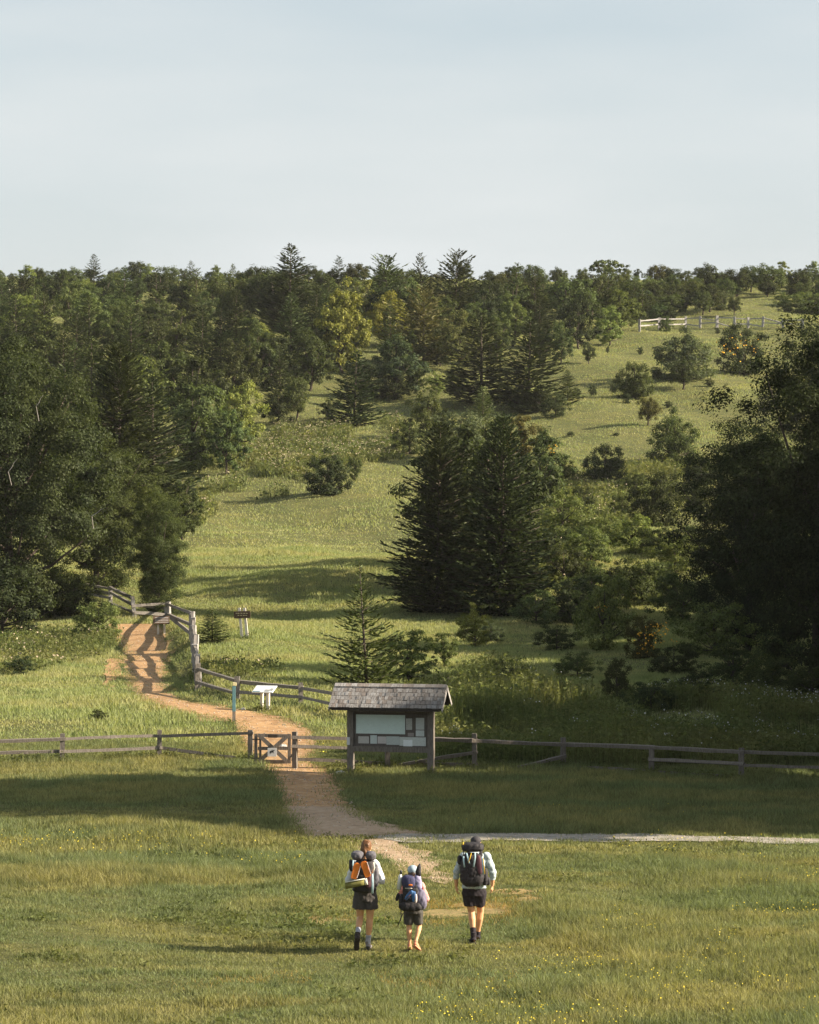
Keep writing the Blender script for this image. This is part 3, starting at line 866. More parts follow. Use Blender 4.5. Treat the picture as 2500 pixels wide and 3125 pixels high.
# landmarks: kind, foot x, foot y, height, width (photo pixels), tone, label
LM = [
 ('spruce_big', 1335, 1868, 575, 262, 'dark green', 'left one of the pair of big dark spruces in the middle of the meadow', 0),
 ('spruce_big', 1530, 1882, 610, 268, 'dark green', 'right one of the pair of big dark spruces in the middle of the meadow', 1),
 ('sapling', 1120, 2098, 385, 215, 'deep green', 'thin young spruce with a bare pointed leader just behind the notice board', 0),
 ('spruce_mid', 1080, 1302, 235, 170, 'dark green', 'dark low spruce standing alone above the brush left of the meadow gap', 1),
 ('spruce_mid', 1470, 1232, 275, 240, 'dark green', 'left dark spruce of two above the middle of the hill', 2),
 ('spruce_mid', 1612, 1246, 270, 240, 'dark green', 'right dark spruce of two beside the upper sunny meadow', 3),
 ('spruce_mid', 882, 1010, 262, 200, 'dark green', 'tall dark spruce with spiky top breaking the skyline left of centre', 0),
 ('hemlock', 1180, 985, 200, 150, 'deep green', 'wispy broad conifer on the skyline left of the narrow pointed spruce', 0),
 ('spruce_far', 1283, 960, 185, 82, 'dark green', 'narrow pointed spruce between two wide conifers on the skyline', 1),
 ('hemlock', 1388, 1000, 225, 160, 'dark green', 'wide ragged dark conifer on the skyline right of the narrow pointed spruce', 1),
 ('maple', 1052, 1140, 280, 195, 'bright green', 'bright light green leafy tree in front of the wooded slope', 0),
 ('maple', 1180, 1060, 175, 150, 'yellow green', 'yellowish leafy tree right of the bright light green tree', 1),
 ('hemlock', 1292, 1120, 235, 210, 'tan green', 'tan green layered conifer below the skyline conifers', 2),
 ('leafy', 1205, 1215, 190, 210, 'blue green', 'blue green leafy tree above the dark low spruce', 0),
 ('leafy', 1400, 1140, 200, 160, 'pale green', 'pale green leafy tree left of the two dark spruces', 1),
 ('flat_top', 1845, 900, 108, 118, 'deep green', 'flat topped spreading tree alone on the right skyline', 0),
 ('round_bush', 1000, 1508, 125, 155, 'dark green', 'round dark bush on the sunny meadow left of the big spruces', 0),
 ('leafy', 1080, 1470, 95, 55, 'mid green', 'small upright green bush touching the round dark bush', 2),
 ('round_bush', 1845, 1478, 125, 145, 'dark green', 'round dark bush at the lower edge of the upper meadow', 1),
 ('round_bush', 2005, 1605, 180, 190, 'dark green', 'large round dark bush in front of the big right hand tree', 2),
 ('round_bush', 2055, 1412, 150, 175, 'deep green', 'dark bush between the upper meadow and the big right hand tree', 3),
 ('thorn', 1978, 1300, 90, 78, 'olive', 'small olive thorn tree standing alone on the upper meadow', 0),
 ('round_bush', 1937, 1214, 112, 125, 'deep green', 'rounded bush in the middle of the upper meadow', 4),
 ('round_bush', 2090, 1155, 140, 225, 'grey green', 'wide grey green bush below the far rail fence', 0),
 ('thorn', 2085, 1190, 95, 100, 'dark green', 'small dark bush in front of the wide grey green bush', 1),
 ('thorn', 1797, 1112, 66, 42, 'dark green', 'tiny dark tree with a visible stem at the left of the upper meadow', 2),
 ('spruce_mid', 1733, 1222, 95, 62, 'deep green', 'small thin conifer beside the right dark spruce', 1),
 ('shrub', 2268, 1145, 165, 175, 'dark green', 'dark bush with orange blossom near the far rail fence', 1),
 ('leafy', 615, 1420, 250, 200, 'mid green', 'left pale leafy tree of two at the edge of the left woods', 3),
 ('leafy', 742, 1375, 215, 160, 'bright green', 'right pale leafy tree of two at the edge of the left woods', 4),
 ('thorn', 905, 1285, 140, 105, 'deep green', 'small open tree left of the dark low spruce', 0),
 ('leafy', 690, 1450, 210, 150, 'mid green', 'leafy green tree low between two pale leafy trees', 1),
 ('shrub', 850, 1295, 100, 110, 'dark green', 'dark bush at the foot of the woods left of the small open tree', 2),
 ('shrub', 1000, 1280, 60, 60, 'dark green', 'little dark bush touching the left of the dark low spruce', 3),
 ('spruce_big', 362, 1650, 600, 300, 'dark green', 'tall dark shaded spruce rising behind the big leafy tree at left', 0),
 ('spruce_mid', 470, 1560, 400, 270, 'dark green', 'dark drooping conifer in the left woods above the meadow edge', 2),
 ('leafy_big', 40, 1905, 880, 700, 'dark green', 'big feathery green tree filling the left edge', 0),
 ('leafy_big', 300, 1810, 470, 500, 'deep green', 'mid sized feathery tree right of the big tree at the left edge', 1),
 ('leafy_tall', 485, 1885, 385, 205, 'deep green', 'leafy tree with dark foot beside the bend of the trail fence', 0),
 ('leafy_big', -120, 1700, 620, 500, 'dark green', 'leafy tree half hidden at the left edge behind the big feathery tree', 1),
 ('leafy', 1450, 1975, 130, 120, 'bright green', 'rounded sunlit bush below the big spruces', 2),
 ('leafy', 1357, 2035, 110, 100, 'mid green', 'small leafy bush just above the right end of the notice board roof', 3),
 ('leafy', 1255, 2085, 165, 200, 'bright green', 'low bright leafy bush right behind the notice board', 4),
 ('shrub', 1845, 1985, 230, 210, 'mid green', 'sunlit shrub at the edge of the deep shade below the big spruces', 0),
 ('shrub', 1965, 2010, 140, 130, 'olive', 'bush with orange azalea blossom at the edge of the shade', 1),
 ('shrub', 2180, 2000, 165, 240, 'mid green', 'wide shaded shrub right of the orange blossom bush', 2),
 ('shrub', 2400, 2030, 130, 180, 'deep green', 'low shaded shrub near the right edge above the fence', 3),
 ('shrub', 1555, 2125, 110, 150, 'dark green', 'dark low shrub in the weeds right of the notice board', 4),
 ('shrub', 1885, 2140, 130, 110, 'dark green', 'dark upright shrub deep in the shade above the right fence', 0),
 ('spruce_mid', 648, 1962, 105, 110, 'deep green', 'small bushy conifer between the trail fence and the brown sign', 3),
 ('shrub', 300, 1950, 120, 160, 'mid green', 'leafy bush overhanging the top of the trail', 1),
 ('shrub', 60, 2060, 60, 90, 'dark green', 'low dark clump in the grass at the left edge', 2),
 ('shrub', 300, 2195, 30, 55, 'dark green', 'tiny dark grass clump on the slope left of the trail', 3),
 ('leafy', 1660, 1560, 250, 200, 'deep green', 'sunlit leafy tree leaning on the right side of the big spruces', 0),
 ('leafy', 1590, 1450, 190, 150, 'olive', 'olive leafy tree behind the right big spruce', 1),
 ('shrub', 1300, 1330, 130, 150, 'deep green', 'dark bush behind the top of the left big spruce', 0),
 ('spruce_mid', 1475, 1350, 170, 130, 'pale green', 'young light green spruce behind the twin dark spruces', 0),
 ('shrub', 1400, 1400, 150, 200, 'grey green', 'grey green bush showing between the tops of the big spruces', 1),
 ('shrub', 1250, 1385, 100, 110, 'deep green', 'dark green bush at the left shoulder of the big spruces', 2),
 ('shrub', 1720, 1640, 150, 190, 'mid green', 'leafy shrub low on the right of the big spruces', 3),
 ('shrub', 1800, 1740, 130, 180, 'mid green', 'green shrub below the round dark bushes', 4),
 ('shrub', 1930, 1690, 120, 170, 'bright green', 'sunlit yellowish shrub below the large round dark bush', 0),
 ('shrub', 1720, 1790, 140, 160, 'dark green', 'shaded shrub at the right foot of the big spruces', 1),
 ('shrub', 2060, 1745, 110, 170, 'mid green', 'shrub half in shade left of the big right hand tree', 2),
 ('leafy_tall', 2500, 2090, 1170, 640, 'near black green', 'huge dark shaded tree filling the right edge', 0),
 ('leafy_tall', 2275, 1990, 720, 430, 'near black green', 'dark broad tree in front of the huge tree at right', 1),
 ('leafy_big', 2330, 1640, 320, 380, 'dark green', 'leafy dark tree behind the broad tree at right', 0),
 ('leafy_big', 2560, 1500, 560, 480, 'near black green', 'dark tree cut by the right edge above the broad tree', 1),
 ('thorn', 2250, 905, 88, 110, 'dark green', 'left of three rounded dark trees on the far right skyline', 1),
 ('thorn', 2340, 902, 97, 125, 'deep green', 'middle and tallest of three rounded dark trees on the far right skyline', 2),
 ('thorn', 2440, 908, 84, 95, 'dark green', 'right of three rounded dark trees on the far right skyline', 0),
 ('shrub', 2032, 1012, 48, 50, 'deep green', 'bush growing through the gap in the far rail fence', 2),
 ('shrub', 10, 1935, 200, 300, 'dark green', 'dark shrub hiding the trunk of the big tree at the left edge', 4),
 ('shrub', 215, 1880, 140, 200, 'dark green', 'dark shrub below the fence end left of the top of the trail', 1),
 ('shrub', 150, 1890, 150, 240, 'deep green', 'shaded shrub under the big feathery tree at the left edge', 3),
 ('leafy', 1500, 1805, 510, 390, 'dark green', 'right one of two dark leafy trees added behind the twin big spruces for shade', 2),  # these trees behind the spruces are added to cast the meadow shadow band
 ('leafy', 1385, 1765, 460, 370, 'dark green', 'left one of two dark leafy trees added behind the twin big spruces for shade', 3),
 ('spruce_mid', 1450, 1730, 430, 240, 'dark green', 'dark spruce added behind the twin big spruces for shade', 2),
 ('spruce_mid', 190, 1640, 520, 270, 'dark green', 'dark conifer between the leafy trees at the left edge', 0),
 ('shrub', 1500, 1960, 60, 90, 'grey green', 'small grey green bush right of the rounded sunlit bush', 3),
]
for kind, px, py, hp, wp, tone, label, var in LM:
    plant_px(kind, px, py, hp, wp, tone, label, None, var)

# blossom of the azaleas
def blossom(px, py, hpx, rx, ry, n, size, owner_label):
    own = [o for o in COL.objects if o.get('label') == owner_label][0]
    p = own.location; s = p.y / F
    c = Vector((p.x + (px) * s, p.y - .9 * rx * s, p.z + hpx * s))
    q = rng.normal(0, .45, (n, 3)) * np.array([rx * s, rx * s * .6, ry * s]) + np.array(c)
    D = dots(q[:, 0], q[:, 1], q[:, 2], rng.uniform(.5, 1.2, n) * size)
    me = quads_to_mesh('blossom', D, M['orange_petal'])
    bpy.context.view_layer.update()
    o = add_obj('blossom', me, own)
    o.matrix_parent_inverse = own.matrix_world.inverted()
for args in [(35, 85, 60, 40, 70, .045, 'bush with orange azalea blossom at the edge of the shade'), (10, 30, 40, 22, 50, .04, 'bush with orange azalea blossom at the edge of the shade'),
             (-25, 85, 60, 34, 70, .10, 'dark bush with orange blossom near the far rail fence'), (20, 190, 26, 12, 22, .07, 'sunlit leafy tree leaning on the right side of the big spruces'),
             (0, 130, 30, 14, 14, .05, 'sunlit shrub at the edge of the deep shade below the big spruces')]:
    blossom(args[0], 0, args[1], args[2], args[3], args[4], args[5], args[6])

# the woods: rows of trees, far to near.  foot y, x range, count, heights, mix
ORD = ['leftmost', 'second', 'third', 'fourth', 'fifth', 'sixth', 'seventh', 'eighth', 'ninth', 'tenth', 'eleventh', 'twelfth', 'thirteenth', 'fourteenth',
       'fifteenth', 'sixteenth', 'seventeenth', 'eighteenth', 'nineteenth', 'twentieth']
WOODS = []
def row(py, x0, x1, n, h0, h1, mix, band, skip=()):
    xs = np.linspace(x0, x1, n) + rng.uniform(-.4, .4, n) * (x1 - x0) / max(n, 1)
    kinds, wts = zip(*mix.items()); wts = np.array(wts) / sum(wts)
    for px in xs:
        yy = py + rng.uniform(-12, 12)
        if any(a < px < b for a, b in skip): continue
        kind = kinds[rng.choice(len(kinds), p=wts)]
        hh = rng.uniform(h0, h1) * (1.0 if py < 950 else 1.03) * (1.0 if 'spruce' not in kind else 1.15)
        if kind in ('shrub',): hh *= .8
        wn = hh * {'spruce_far': .62, 'spruce_mid': .6, 'hemlock': .85, 'leafy': .95, 'maple': .85, 'shrub': 1.5, 'thorn': 1.2}[kind] * rng.uniform(.75, 1.1)
        if kind in ('spruce_far', 'spruce_mid'): tone = rng.choice(['dark green', 'near black green', 'deep green'], p=[.5, .08, .42])
        elif kind == 'hemlock': tone = rng.choice(['dark green', 'olive'], p=[.6, .4])
        elif kind == 'shrub': tone = rng.choice(['dark green', 'deep green', 'mid green', 'grey green'], p=[.35, .35, .2, .1])
        elif kind == 'thorn': tone = rng.choice(['dark green', 'deep green', 'olive'], p=[.45, .4, .15])
        else: tone = rng.choice(['dark green', 'deep green', 'mid green', 'bright green', 'yellow green'], p=[.30, .28, .24, .165, .015])
        WOODS.append((px, yy, kind, hh, wn, tone, band))
far_mix = {'thorn': 4, 'shrub': 3, 'leafy': 2, 'spruce_far': 1}
row(868, -40, 2540, 57, 30, 62, {'thorn': 5, 'shrub': 4, 'leafy': 1}, 'on the skyline')
row(885, -40, 1150, 22, 52, 88, {'leafy': 4, 'thorn': 3, 'spruce_far': 1.4, 'hemlock': 1}, 'on the skyline')
row(885, 1600, 2540, 13, 55, 88, {'thorn': 5, 'shrub': 2, 'leafy': 1}, 'on the skyline')
row(925, -60, 2000, 34, 62, 108, far_mix, 'just below the skyline')
row(918, 1950, 2540, 16, 50, 80, {'shrub': 3, 'thorn': 3}, 'just below the skyline', skip=((2275, 2395),))
row(952, 1940, 2250, 9, 55, 90, {'shrub': 3, 'thorn': 2}, 'just below the skyline')
row(985, 1930, 2060, 3, 45, 70, {'shrub': 1}, 'just below the skyline')
row(960, 2400, 2540, 4, 60, 95, {'shrub': 1}, 'just below the skyline')
row(965, -60, 1950, 28, 85, 138, {'leafy': 4, 'spruce_far': 3, 'thorn': 2, 'hemlock': 1}, 'just below the skyline')
row(898, 1560, 2540, 24, 40, 70, {'shrub': 3, 'thorn': 3}, 'just below the skyline')
row(945, 1600, 1960, 9, 60, 95, {'shrub': 3, 'leafy': 2}, 'just below the skyline')
row(1010, -60, 1930, 22, 110, 165, {'leafy': 4, 'spruce_mid': 3, 'thorn': 2, 'maple': 1}, 'high on the wooded slope')
row(1065, -60, 1890, 18, 95, 170, {'leafy': 4, 'spruce_mid': 2.5, 'shrub': 2, 'maple': 1}, 'high on the wooded slope')
row(1120, -80, 1000, 11, 140, 210, {'leafy': 4, 'spruce_mid': 3.5, 'maple': 1}, 'midway up the wooded slope')
row(1115, 1250, 1720, 6, 80, 150, {'leafy': 4, 'shrub': 2}, 'midway up the wooded slope')
row(1185, -80, 980, 10, 150, 230, {'leafy': 4, 'spruce_mid': 4}, 'midway up the wooded slope')
row(1215, 1130, 1400, 5, 70, 130, {'leafy': 3, 'shrub': 2}, 'midway up the wooded slope')
row(1260, -80, 820, 7, 150, 240, {'leafy': 4, 'spruce_mid': 2, 'shrub': 1}, 'low on the wooded slope')
row(1340, -80, 560, 6, 190, 280, {'leafy': 4, 'spruce_mid': 2}, 'low on the wooded slope')
row(1440, -80, 560, 5, 220, 320, {'leafy': 3, 'spruce_mid': 3}, 'low on the wooded slope')
row(1540, -80, 300, 4, 260, 360, {'leafy': 3, 'spruce_mid': 1}, 'low on the wooded slope')
row(1640, 420, 560, 3, 130, 190, {'leafy': 3}, 'low on the wooded slope')
row(1262, 1600, 1700, 3, 60, 90, {'shrub': 1}, 'low on the wooded slope')
PL = {'spruce_tree': 'spruce', 'hemlock_tree': 'broad conifer', 'leafy_tree': 'leafy tree', 'shrub': 'bush', 'thorn_tree': 'scrubby tree'}
cls = {}
for w_ in WOODS:
    cls.setdefault((w_[5], PL[NAMES[w_[2]][0]], w_[6]), []).append(w_)
for (tone, noun, band), ws in cls.items():
    ws.sort(key=lambda q: q[0])
    for i, (px, yy, kind, hh, wn, tn, bd) in enumerate(ws):
        if len(ws) == 1: lab = f'only {tone} {noun} {band}'
        elif i == len(ws) - 1: lab = f'rightmost {tone} {noun} {band}'
        else: lab = f'{tone} {noun} {band}, {ORD[min(i, 19)]} of its colour from the left' if i else f'leftmost {tone} {noun} {band}'
        plant_px(kind, px, yy, hh, wn, tn, lab, 'trees and bushes of the wooded hillside')

# tiny saplings and clumps on the upper meadow
TINY = [(1762, 1210, 28, 26), (1810, 1208, 32, 30), (1870, 1200, 30, 22), (1915, 1232, 34, 30), (1742, 1332, 16, 30), (2165, 1180, 26, 36), (1955, 1082, 24, 22), (1855, 1078, 22, 14),
        (2190, 1018, 20, 18), (1610, 1262, 36, 70), (2040, 1245, 22, 30), (1880, 1330, 10, 24)]
TL = ['tiny dark sapling left of the rounded bush on the upper meadow', 'second tiny dark sapling left of the rounded bush on the upper meadow', 'small dark tuft touching the left of the rounded bush',
      'small dark sprout below the rounded bush on the upper meadow', 'lone dark speck of a bush low on the upper meadow', 'little dark bush below the grey green bush', 'tiny bush under the left end of the far fence',
      'tiny dark sapling below the woods at the top of the upper meadow', 'tiny dark bush under the middle of the far fence', 'low leafy clump at the foot of the right dark spruce',
      'small low tuft right of the rounded bush on the upper meadow', 'lowest tiny tuft on the sunny upper meadow']
for (px, py, hp, wp), lab in zip(TINY, TL):
    plant_px('shrub', px, py, hp, wp, 'dark green', lab, 'tiny bushes on the upper meadow')

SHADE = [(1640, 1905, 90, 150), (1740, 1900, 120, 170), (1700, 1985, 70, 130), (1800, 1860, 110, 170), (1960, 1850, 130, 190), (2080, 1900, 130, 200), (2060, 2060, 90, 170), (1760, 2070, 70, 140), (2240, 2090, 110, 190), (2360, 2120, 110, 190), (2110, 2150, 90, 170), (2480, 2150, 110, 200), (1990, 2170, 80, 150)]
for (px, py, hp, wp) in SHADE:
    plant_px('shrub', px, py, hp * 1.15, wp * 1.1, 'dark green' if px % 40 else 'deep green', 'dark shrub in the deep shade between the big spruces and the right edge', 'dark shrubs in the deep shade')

TANGLE = [(1640, 1520, 130, 150, 'mid green'), (1770, 1575, 120, 150, 'dark green'), (1715, 1480, 110, 130, 'deep green'), (1850, 1665, 120, 170, 'mid green'), (1900, 1590, 110, 130, 'deep green'),
  (1770, 1690, 120, 180, 'deep green'), (2010, 1690, 110, 170, 'deep green'), (2100, 1690, 120, 160, 'deep green'), (1660, 1715, 130, 160, 'dark green'), (1880, 1815, 120, 170, 'dark green'), (2010, 1800, 120, 180, 'deep green'),
  (2120, 1560, 130, 150, 'dark green'), (1940, 1500, 80, 110, 'deep green'), (2140, 1480, 120, 150, 'dark green'), (1780, 1790, 110, 170, 'deep green'), (1620, 1800, 110, 150, 'dark green')]
for (px, py, hp, wp, tn) in TANGLE:
    plant_px('round_bush', px, py, hp * .76, wp * .78, tn, 'leafy shrub in the tangle between the big spruces and the big right hand tree', 'shrubs of the tangle right of the big spruces')

# trees just outside the right edge: their shadows cross the field
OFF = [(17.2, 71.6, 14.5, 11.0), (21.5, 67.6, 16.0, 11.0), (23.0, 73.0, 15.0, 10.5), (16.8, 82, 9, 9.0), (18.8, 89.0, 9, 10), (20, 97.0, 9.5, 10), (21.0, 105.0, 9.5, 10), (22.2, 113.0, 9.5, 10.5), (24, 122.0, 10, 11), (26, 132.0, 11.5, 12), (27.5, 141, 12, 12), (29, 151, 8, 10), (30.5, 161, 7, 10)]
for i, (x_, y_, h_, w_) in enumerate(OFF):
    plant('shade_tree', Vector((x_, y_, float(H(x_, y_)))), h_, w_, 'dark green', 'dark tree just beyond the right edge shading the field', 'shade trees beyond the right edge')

# bare dead limbs showing in the big left tree
own = [o for o in COL.objects if o.get('label') == 'big feathery green tree filling the left edge'][0]
bpy.context.view_layer.update()
for (px, py, dx, dy) in [(25, 1440, 30, -40), (280, 1575, 44, -26), (110, 1240, 24, -34)]:
    yb = 117.5
    p = Vector(((px - 1250) / F * yb, yb, CAMZ - (py - 1594) / F * yb)); e = p + Vector((dx / F * yb, -.3, -dy / F * yb))
    dl = MB(); dl.tube([p + Vector((-.2, 2.4, -.5)), p, p.lerp(e, .3) + Vector((.03, 0, .01)), p.lerp(e, .6) + Vector((.01, 0, .04)), p.lerp(e, .8) + Vector((.02, 0, .02)), e], [.022, .018, .015, .012, .009, .003], 5)
    o = dl.build('dead_limb', M['grey_wood'], own); o.matrix_parent_inverse = own.matrix_world.inverted()
    o['label'] = 'bare grey dead limb among the leaves'
# ------------------------------------------------------------------ fences
def P(px, py, d):
    """point on the line of sight of a photo pixel at depth d"""
    r_ = ray(px, py); t = d / r_[1]
    return Vector((r_[0] * t, d, CAMZ + r_[2] * t))

POST_FEET = []
def post_mesh(base, top, w):
    mb = MB(); b = Vector(base); t = Vector(top)
    d = (t - b).normalized()
    mb.bar(b - d * .12, t, w, w * .85, random.uniform(-.3, .3), 5, 0, .07, up=(0, 1, 0))
    return mb

def rail_obj(a, b, e, mat, w=.085, h=.10):
    mb = MB(); a = Vector(a); b = Vector(b); d = (b - a).normalized()
    mb.bar(a - d * .09, b + d * .09, w * random.uniform(.85, 1.15), h * random.uniform(.85, 1.15), random.uniform(-.3, .3), 8, random.uniform(-.02, .02), .13)
    return mb.build('rail', mat, e)

def fence_line(posts, rails, mat, label, pw=.135, rw=.075, rh=.088, group=None):
    """posts (px, foot y, top y, lean px); rails ((px, py), (px, py)) seen in the plane of the posts"""
    pts = [at(px, yb) for px, yb, yt, ln in posts]
    e = empty('rail_fence', (0, 0, 0))
    e.location = pts[0]
    inv = Matrix.Translation(-pts[0])
    xs = [p[0] for p in posts]; dd = [p.y for p in pts]
    for (px, yb, yt, ln), g in zip(posts, pts):
        top = P(px + ln, yt, g.y); POST_FEET.append(g)
        post_mesh(inv @ g, inv @ top, pw).build('post', mat, e)
    for i, ((ax, ay), (bx, by)) in enumerate(rails):
        off = .06 if i % 2 else -.06
        rail_obj(inv @ P(ax, ay, float(np.interp(ax, xs, dd)) + off), inv @ P(bx, by, float(np.interp(bx, xs, dd)) + off), e, mat, rw, rh)
    return tag(e, label, 'fence', group)

fence_line([(-115, 2337, 2250, 0), (190, 2327, 2239, 1), (486, 2315, 2228, 1), (764, 2320, 2228, 0)],
  [((-130, 2268), (190, 2256)), ((190, 2256), (486, 2246)), ((486, 2247), (764, 2238)), ((-130, 2304), (190, 2293)), ((190, 2293), (486, 2282)), ((486, 2281), (764, 2318)),
   ((-130, 2341), (190, 2329)), ((190, 2329), (486, 2319)), ((486, 2318), (764, 2321))], M['rail_wood'],
  'long grey split rail fence running from the left edge to the gate')
fence_line([(900, 2346, 2233, 0), (1183, 2341, 2245, 0), (1448, 2352, 2239, 0), (1719, 2346, 2251, 0), (1989, 2364, 2276, 0), (2263, 2378, 2283, 0), (2545, 2390, 2297, 0)],
  [((900, 2250), (1183, 2254)), ((1183, 2254), (1448, 2260)), ((1448, 2260), (1719, 2272)), ((1719, 2272), (1989, 2281)), ((1989, 2281), (2263, 2295)), ((2263, 2295), (2545, 2303)),
   ((900, 2278), (1183, 2287)), ((900, 2317), (1183, 2331)), ((1215, 2336), (1448, 2297)), ((1290, 2329), (1448, 2333)), ((1540, 2350), (1719, 2308)), ((1719, 2341), (1989, 2352)),
   ((1989, 2318), (2263, 2331)), ((1989, 2355), (2263, 2372)), ((2263, 2335), (2545, 2343)), ((2263, 2375), (2545, 2386))], M['rail_wood'],
  'long split rail fence running from the gate past the notice board to the right edge')

def fence_run(posts, label, mat, hts, pw=.16, rw=.09, rh=.11, drop=0.0, rmat=None):
    """fence climbing the slope: rails join neighbouring posts"""
    pts = [at(px, yb) for px, yb, yt, ln in posts]
    e = empty('rail_fence', pts[0]); inv = Matrix.Translation(-pts[0])
    tops = []
    for (px, yb, yt, ln), g in zip(posts, pts):
        top = P(px + ln, yt, g.y + random.uniform(-.1, .1)); tops.append(top)
        post_mesh(inv @ g, inv @ top, pw * random.uniform(.85, 1.2)).build('post', mat, e)
    for i in range(len(pts) - 1):
        for k, f in enumerate(hts):
            fa = f + random.uniform(-.05, .05); fb = f + random.uniform(-.05, .05)
            if drop and random.random() < drop: fb -= .3
            o = Vector((0, .07 if k % 2 else -.07, 0))
            rail_obj(inv @ (pts[i].lerp(tops[i], fa) + o), inv @ (pts[i + 1].lerp(tops[i + 1], fb) + o), e, rmat or mat, rw, rh)
    return tag(e, label, 'fence')
fence_run([(1120, 2192, 2115, 0), (918, 2147, 2083, 0), (724, 2134, 2064, 0), (603, 2108, 2024, 1)], 'grey split rail fence behind the white slanted sign', M['post_wood'], (.3, .78))
fence_run([(606, 2106, 2030, -4), (599, 2078, 1996, 4), (598, 2050, 1966, -3), (594, 2022, 1936, 3), (592, 1998, 1908, -2), (588, 1974, 1884, 2), (586, 1956, 1866, 0), (512, 1890, 1836, 0), (412, 1886, 1820, -8), (337, 1838, 1790, 0), (225, 1815, 1770, 0)],
          'weathered split rail fence climbing the slope along the right of the trail', M['grey_wood'], (.25, .58, .9), .21, .10, .13, .25, M['post_wood'])
fence_run([(1952, 1012, 974, 0), (2012, 1006, 969, 0), (2093, 1003, 966, 0), (2137, 1001, 965, 0), (2189, 1000, 963, 0), (2242, 1003, 966, 0), (2284, 1002, 968, 0), (2328, 999, 966, 2), (2390, 1001, 972, 0), (2450, 1002, 972, 0)],
          'pale split rail fence far off near the top of the hill', M['grey_wood'], (.42, .86), .28, .11, .12, .4)

# ------------------------------------------------------------------ gate
M['white_paint'] = cloth_mat('white_paint', (.62, .63, .64), (.56, .57, .58), .5, 8, .4)
M['black_paint'] = cloth_mat('black_paint', (.02, .02, .02), (.03, .03, .03), .6, 20)
M['dark_board'] = bark_mat('dark_board', (.075, .06, .05), (.04, .033, .03))
M['mid_board'] = bark_mat('mid_board', (.15, .13, .115), (.10, .085, .075))
M['iron'] = cloth_mat('iron', (.05, .045, .04), (.09, .07, .055), .6, 30, .5)
gd = (at(764, 2320).y + at(900, 2346).y) / 2
g0 = P(832, 2338, gd)
gate = empty('gate', g0)
tag(gate, 'small wooden field gate with crossed braces and a white sign', 'gate')
def gp(px, py, off=0.0):
    p = P(px, py, gd) - g0; p.y = off
    return p
for (a, b, w_, off) in [((781, 2239), (781, 2330), .09, 0), ((883, 2240), (883, 2330), .09, 0)]:
    m = MB(); m.bar(gp(*a, off), gp(*b, off), w_, .05, 0, 4, 0, .05, up=(0, 1, 0)); m.build('stile', M['rail_wood'], gate)
m = MB(); m.bar(gp(794, 2243, .06), gp(794, 2327, .06), .06, .05, 0, 4, 0, .05, up=(0, 1, 0)); m.build('stile', M['rail_wood'], gate)
for (a, b) in [((787, 2244), (878, 2246)), ((787, 2284), (878, 2284)), ((787, 2324), (878, 2325))]:
    m = MB(); m.bar(gp(*a, .002), gp(*b, .002), .05, .095, 0, 4, 0, .05); m.build('gate_rail', M['rail_wood'], gate)
for (a, b, off) in [((790, 2243), (876, 2323), -.045), ((878, 2245), (792, 2323), -.075)]:
    m = MB(); m.bar(gp(*a, off), gp(*b, off), .028, .115, 0, 5, 0, .04); m.build('brace', M['rail_wood'], gate)
m = MB(); m.box(gp(832, 2246, -.05), (.26, .02, .09), None, .004); m.build('name_board', M['dark_board'], gate)
m = MB(); m.box(gp(893, 2305, 0), (.09, .05, .06)); m.bar(gp(885, 2309, -.04), gp(898, 2309, -.04), .025, .04); m.build('latch', M['iron'], gate)
for yy in (2256, 2314):
    m = MB(); m.bar(gp(768, yy, -.03), gp(800, yy, -.03), .012, .035); m.build('hinge', M['iron'], gate)
m = MB(); m.box(gp(831, 2295, -.105), (.255, .012, .24)); sp = m.build('sign_panel', M['white_paint'], gate, bevel=.004)
HORSE = [(-.052, .012), (-.05, .026), (-.038, .032), (-.012, .026), (.012, .03), (.03, .05), (.044, .062), (.05, .058), (.064, .042), (.06, .036), (.046, .04), (.036, .018), (.03, .002),
         (.042, -.014), (.05, -.034), (.044, -.035), (.034, -.018), (.018, -.006), (-.014, -.006), (-.026, -.014), (-.022, -.03), (-.034, -.048), (-.04, -.046), (-.034, -.03), (-.044, -.012), (-.05, -.02), (-.064, -.028), (-.058, -.012)]
hm = MB(); c_ = gp(831, 2295, -.1135)
hm.add([c_ + Vector((x_ * 1.2, 0, z_ * 1.2)) for x_, z_ in HORSE], [tuple(range(len(HORSE)))])
hm.add([c_ + Vector((x_, -.0003, z_)) for x_, z_ in [(-.012, .03), (.012, .032), (.016, .055), (.008, .075), (-.006, .075), (-.014, .052)]], [(0, 1, 2, 3, 4, 5)])
hm.build('horse_symbol', M['black_paint'], sp)

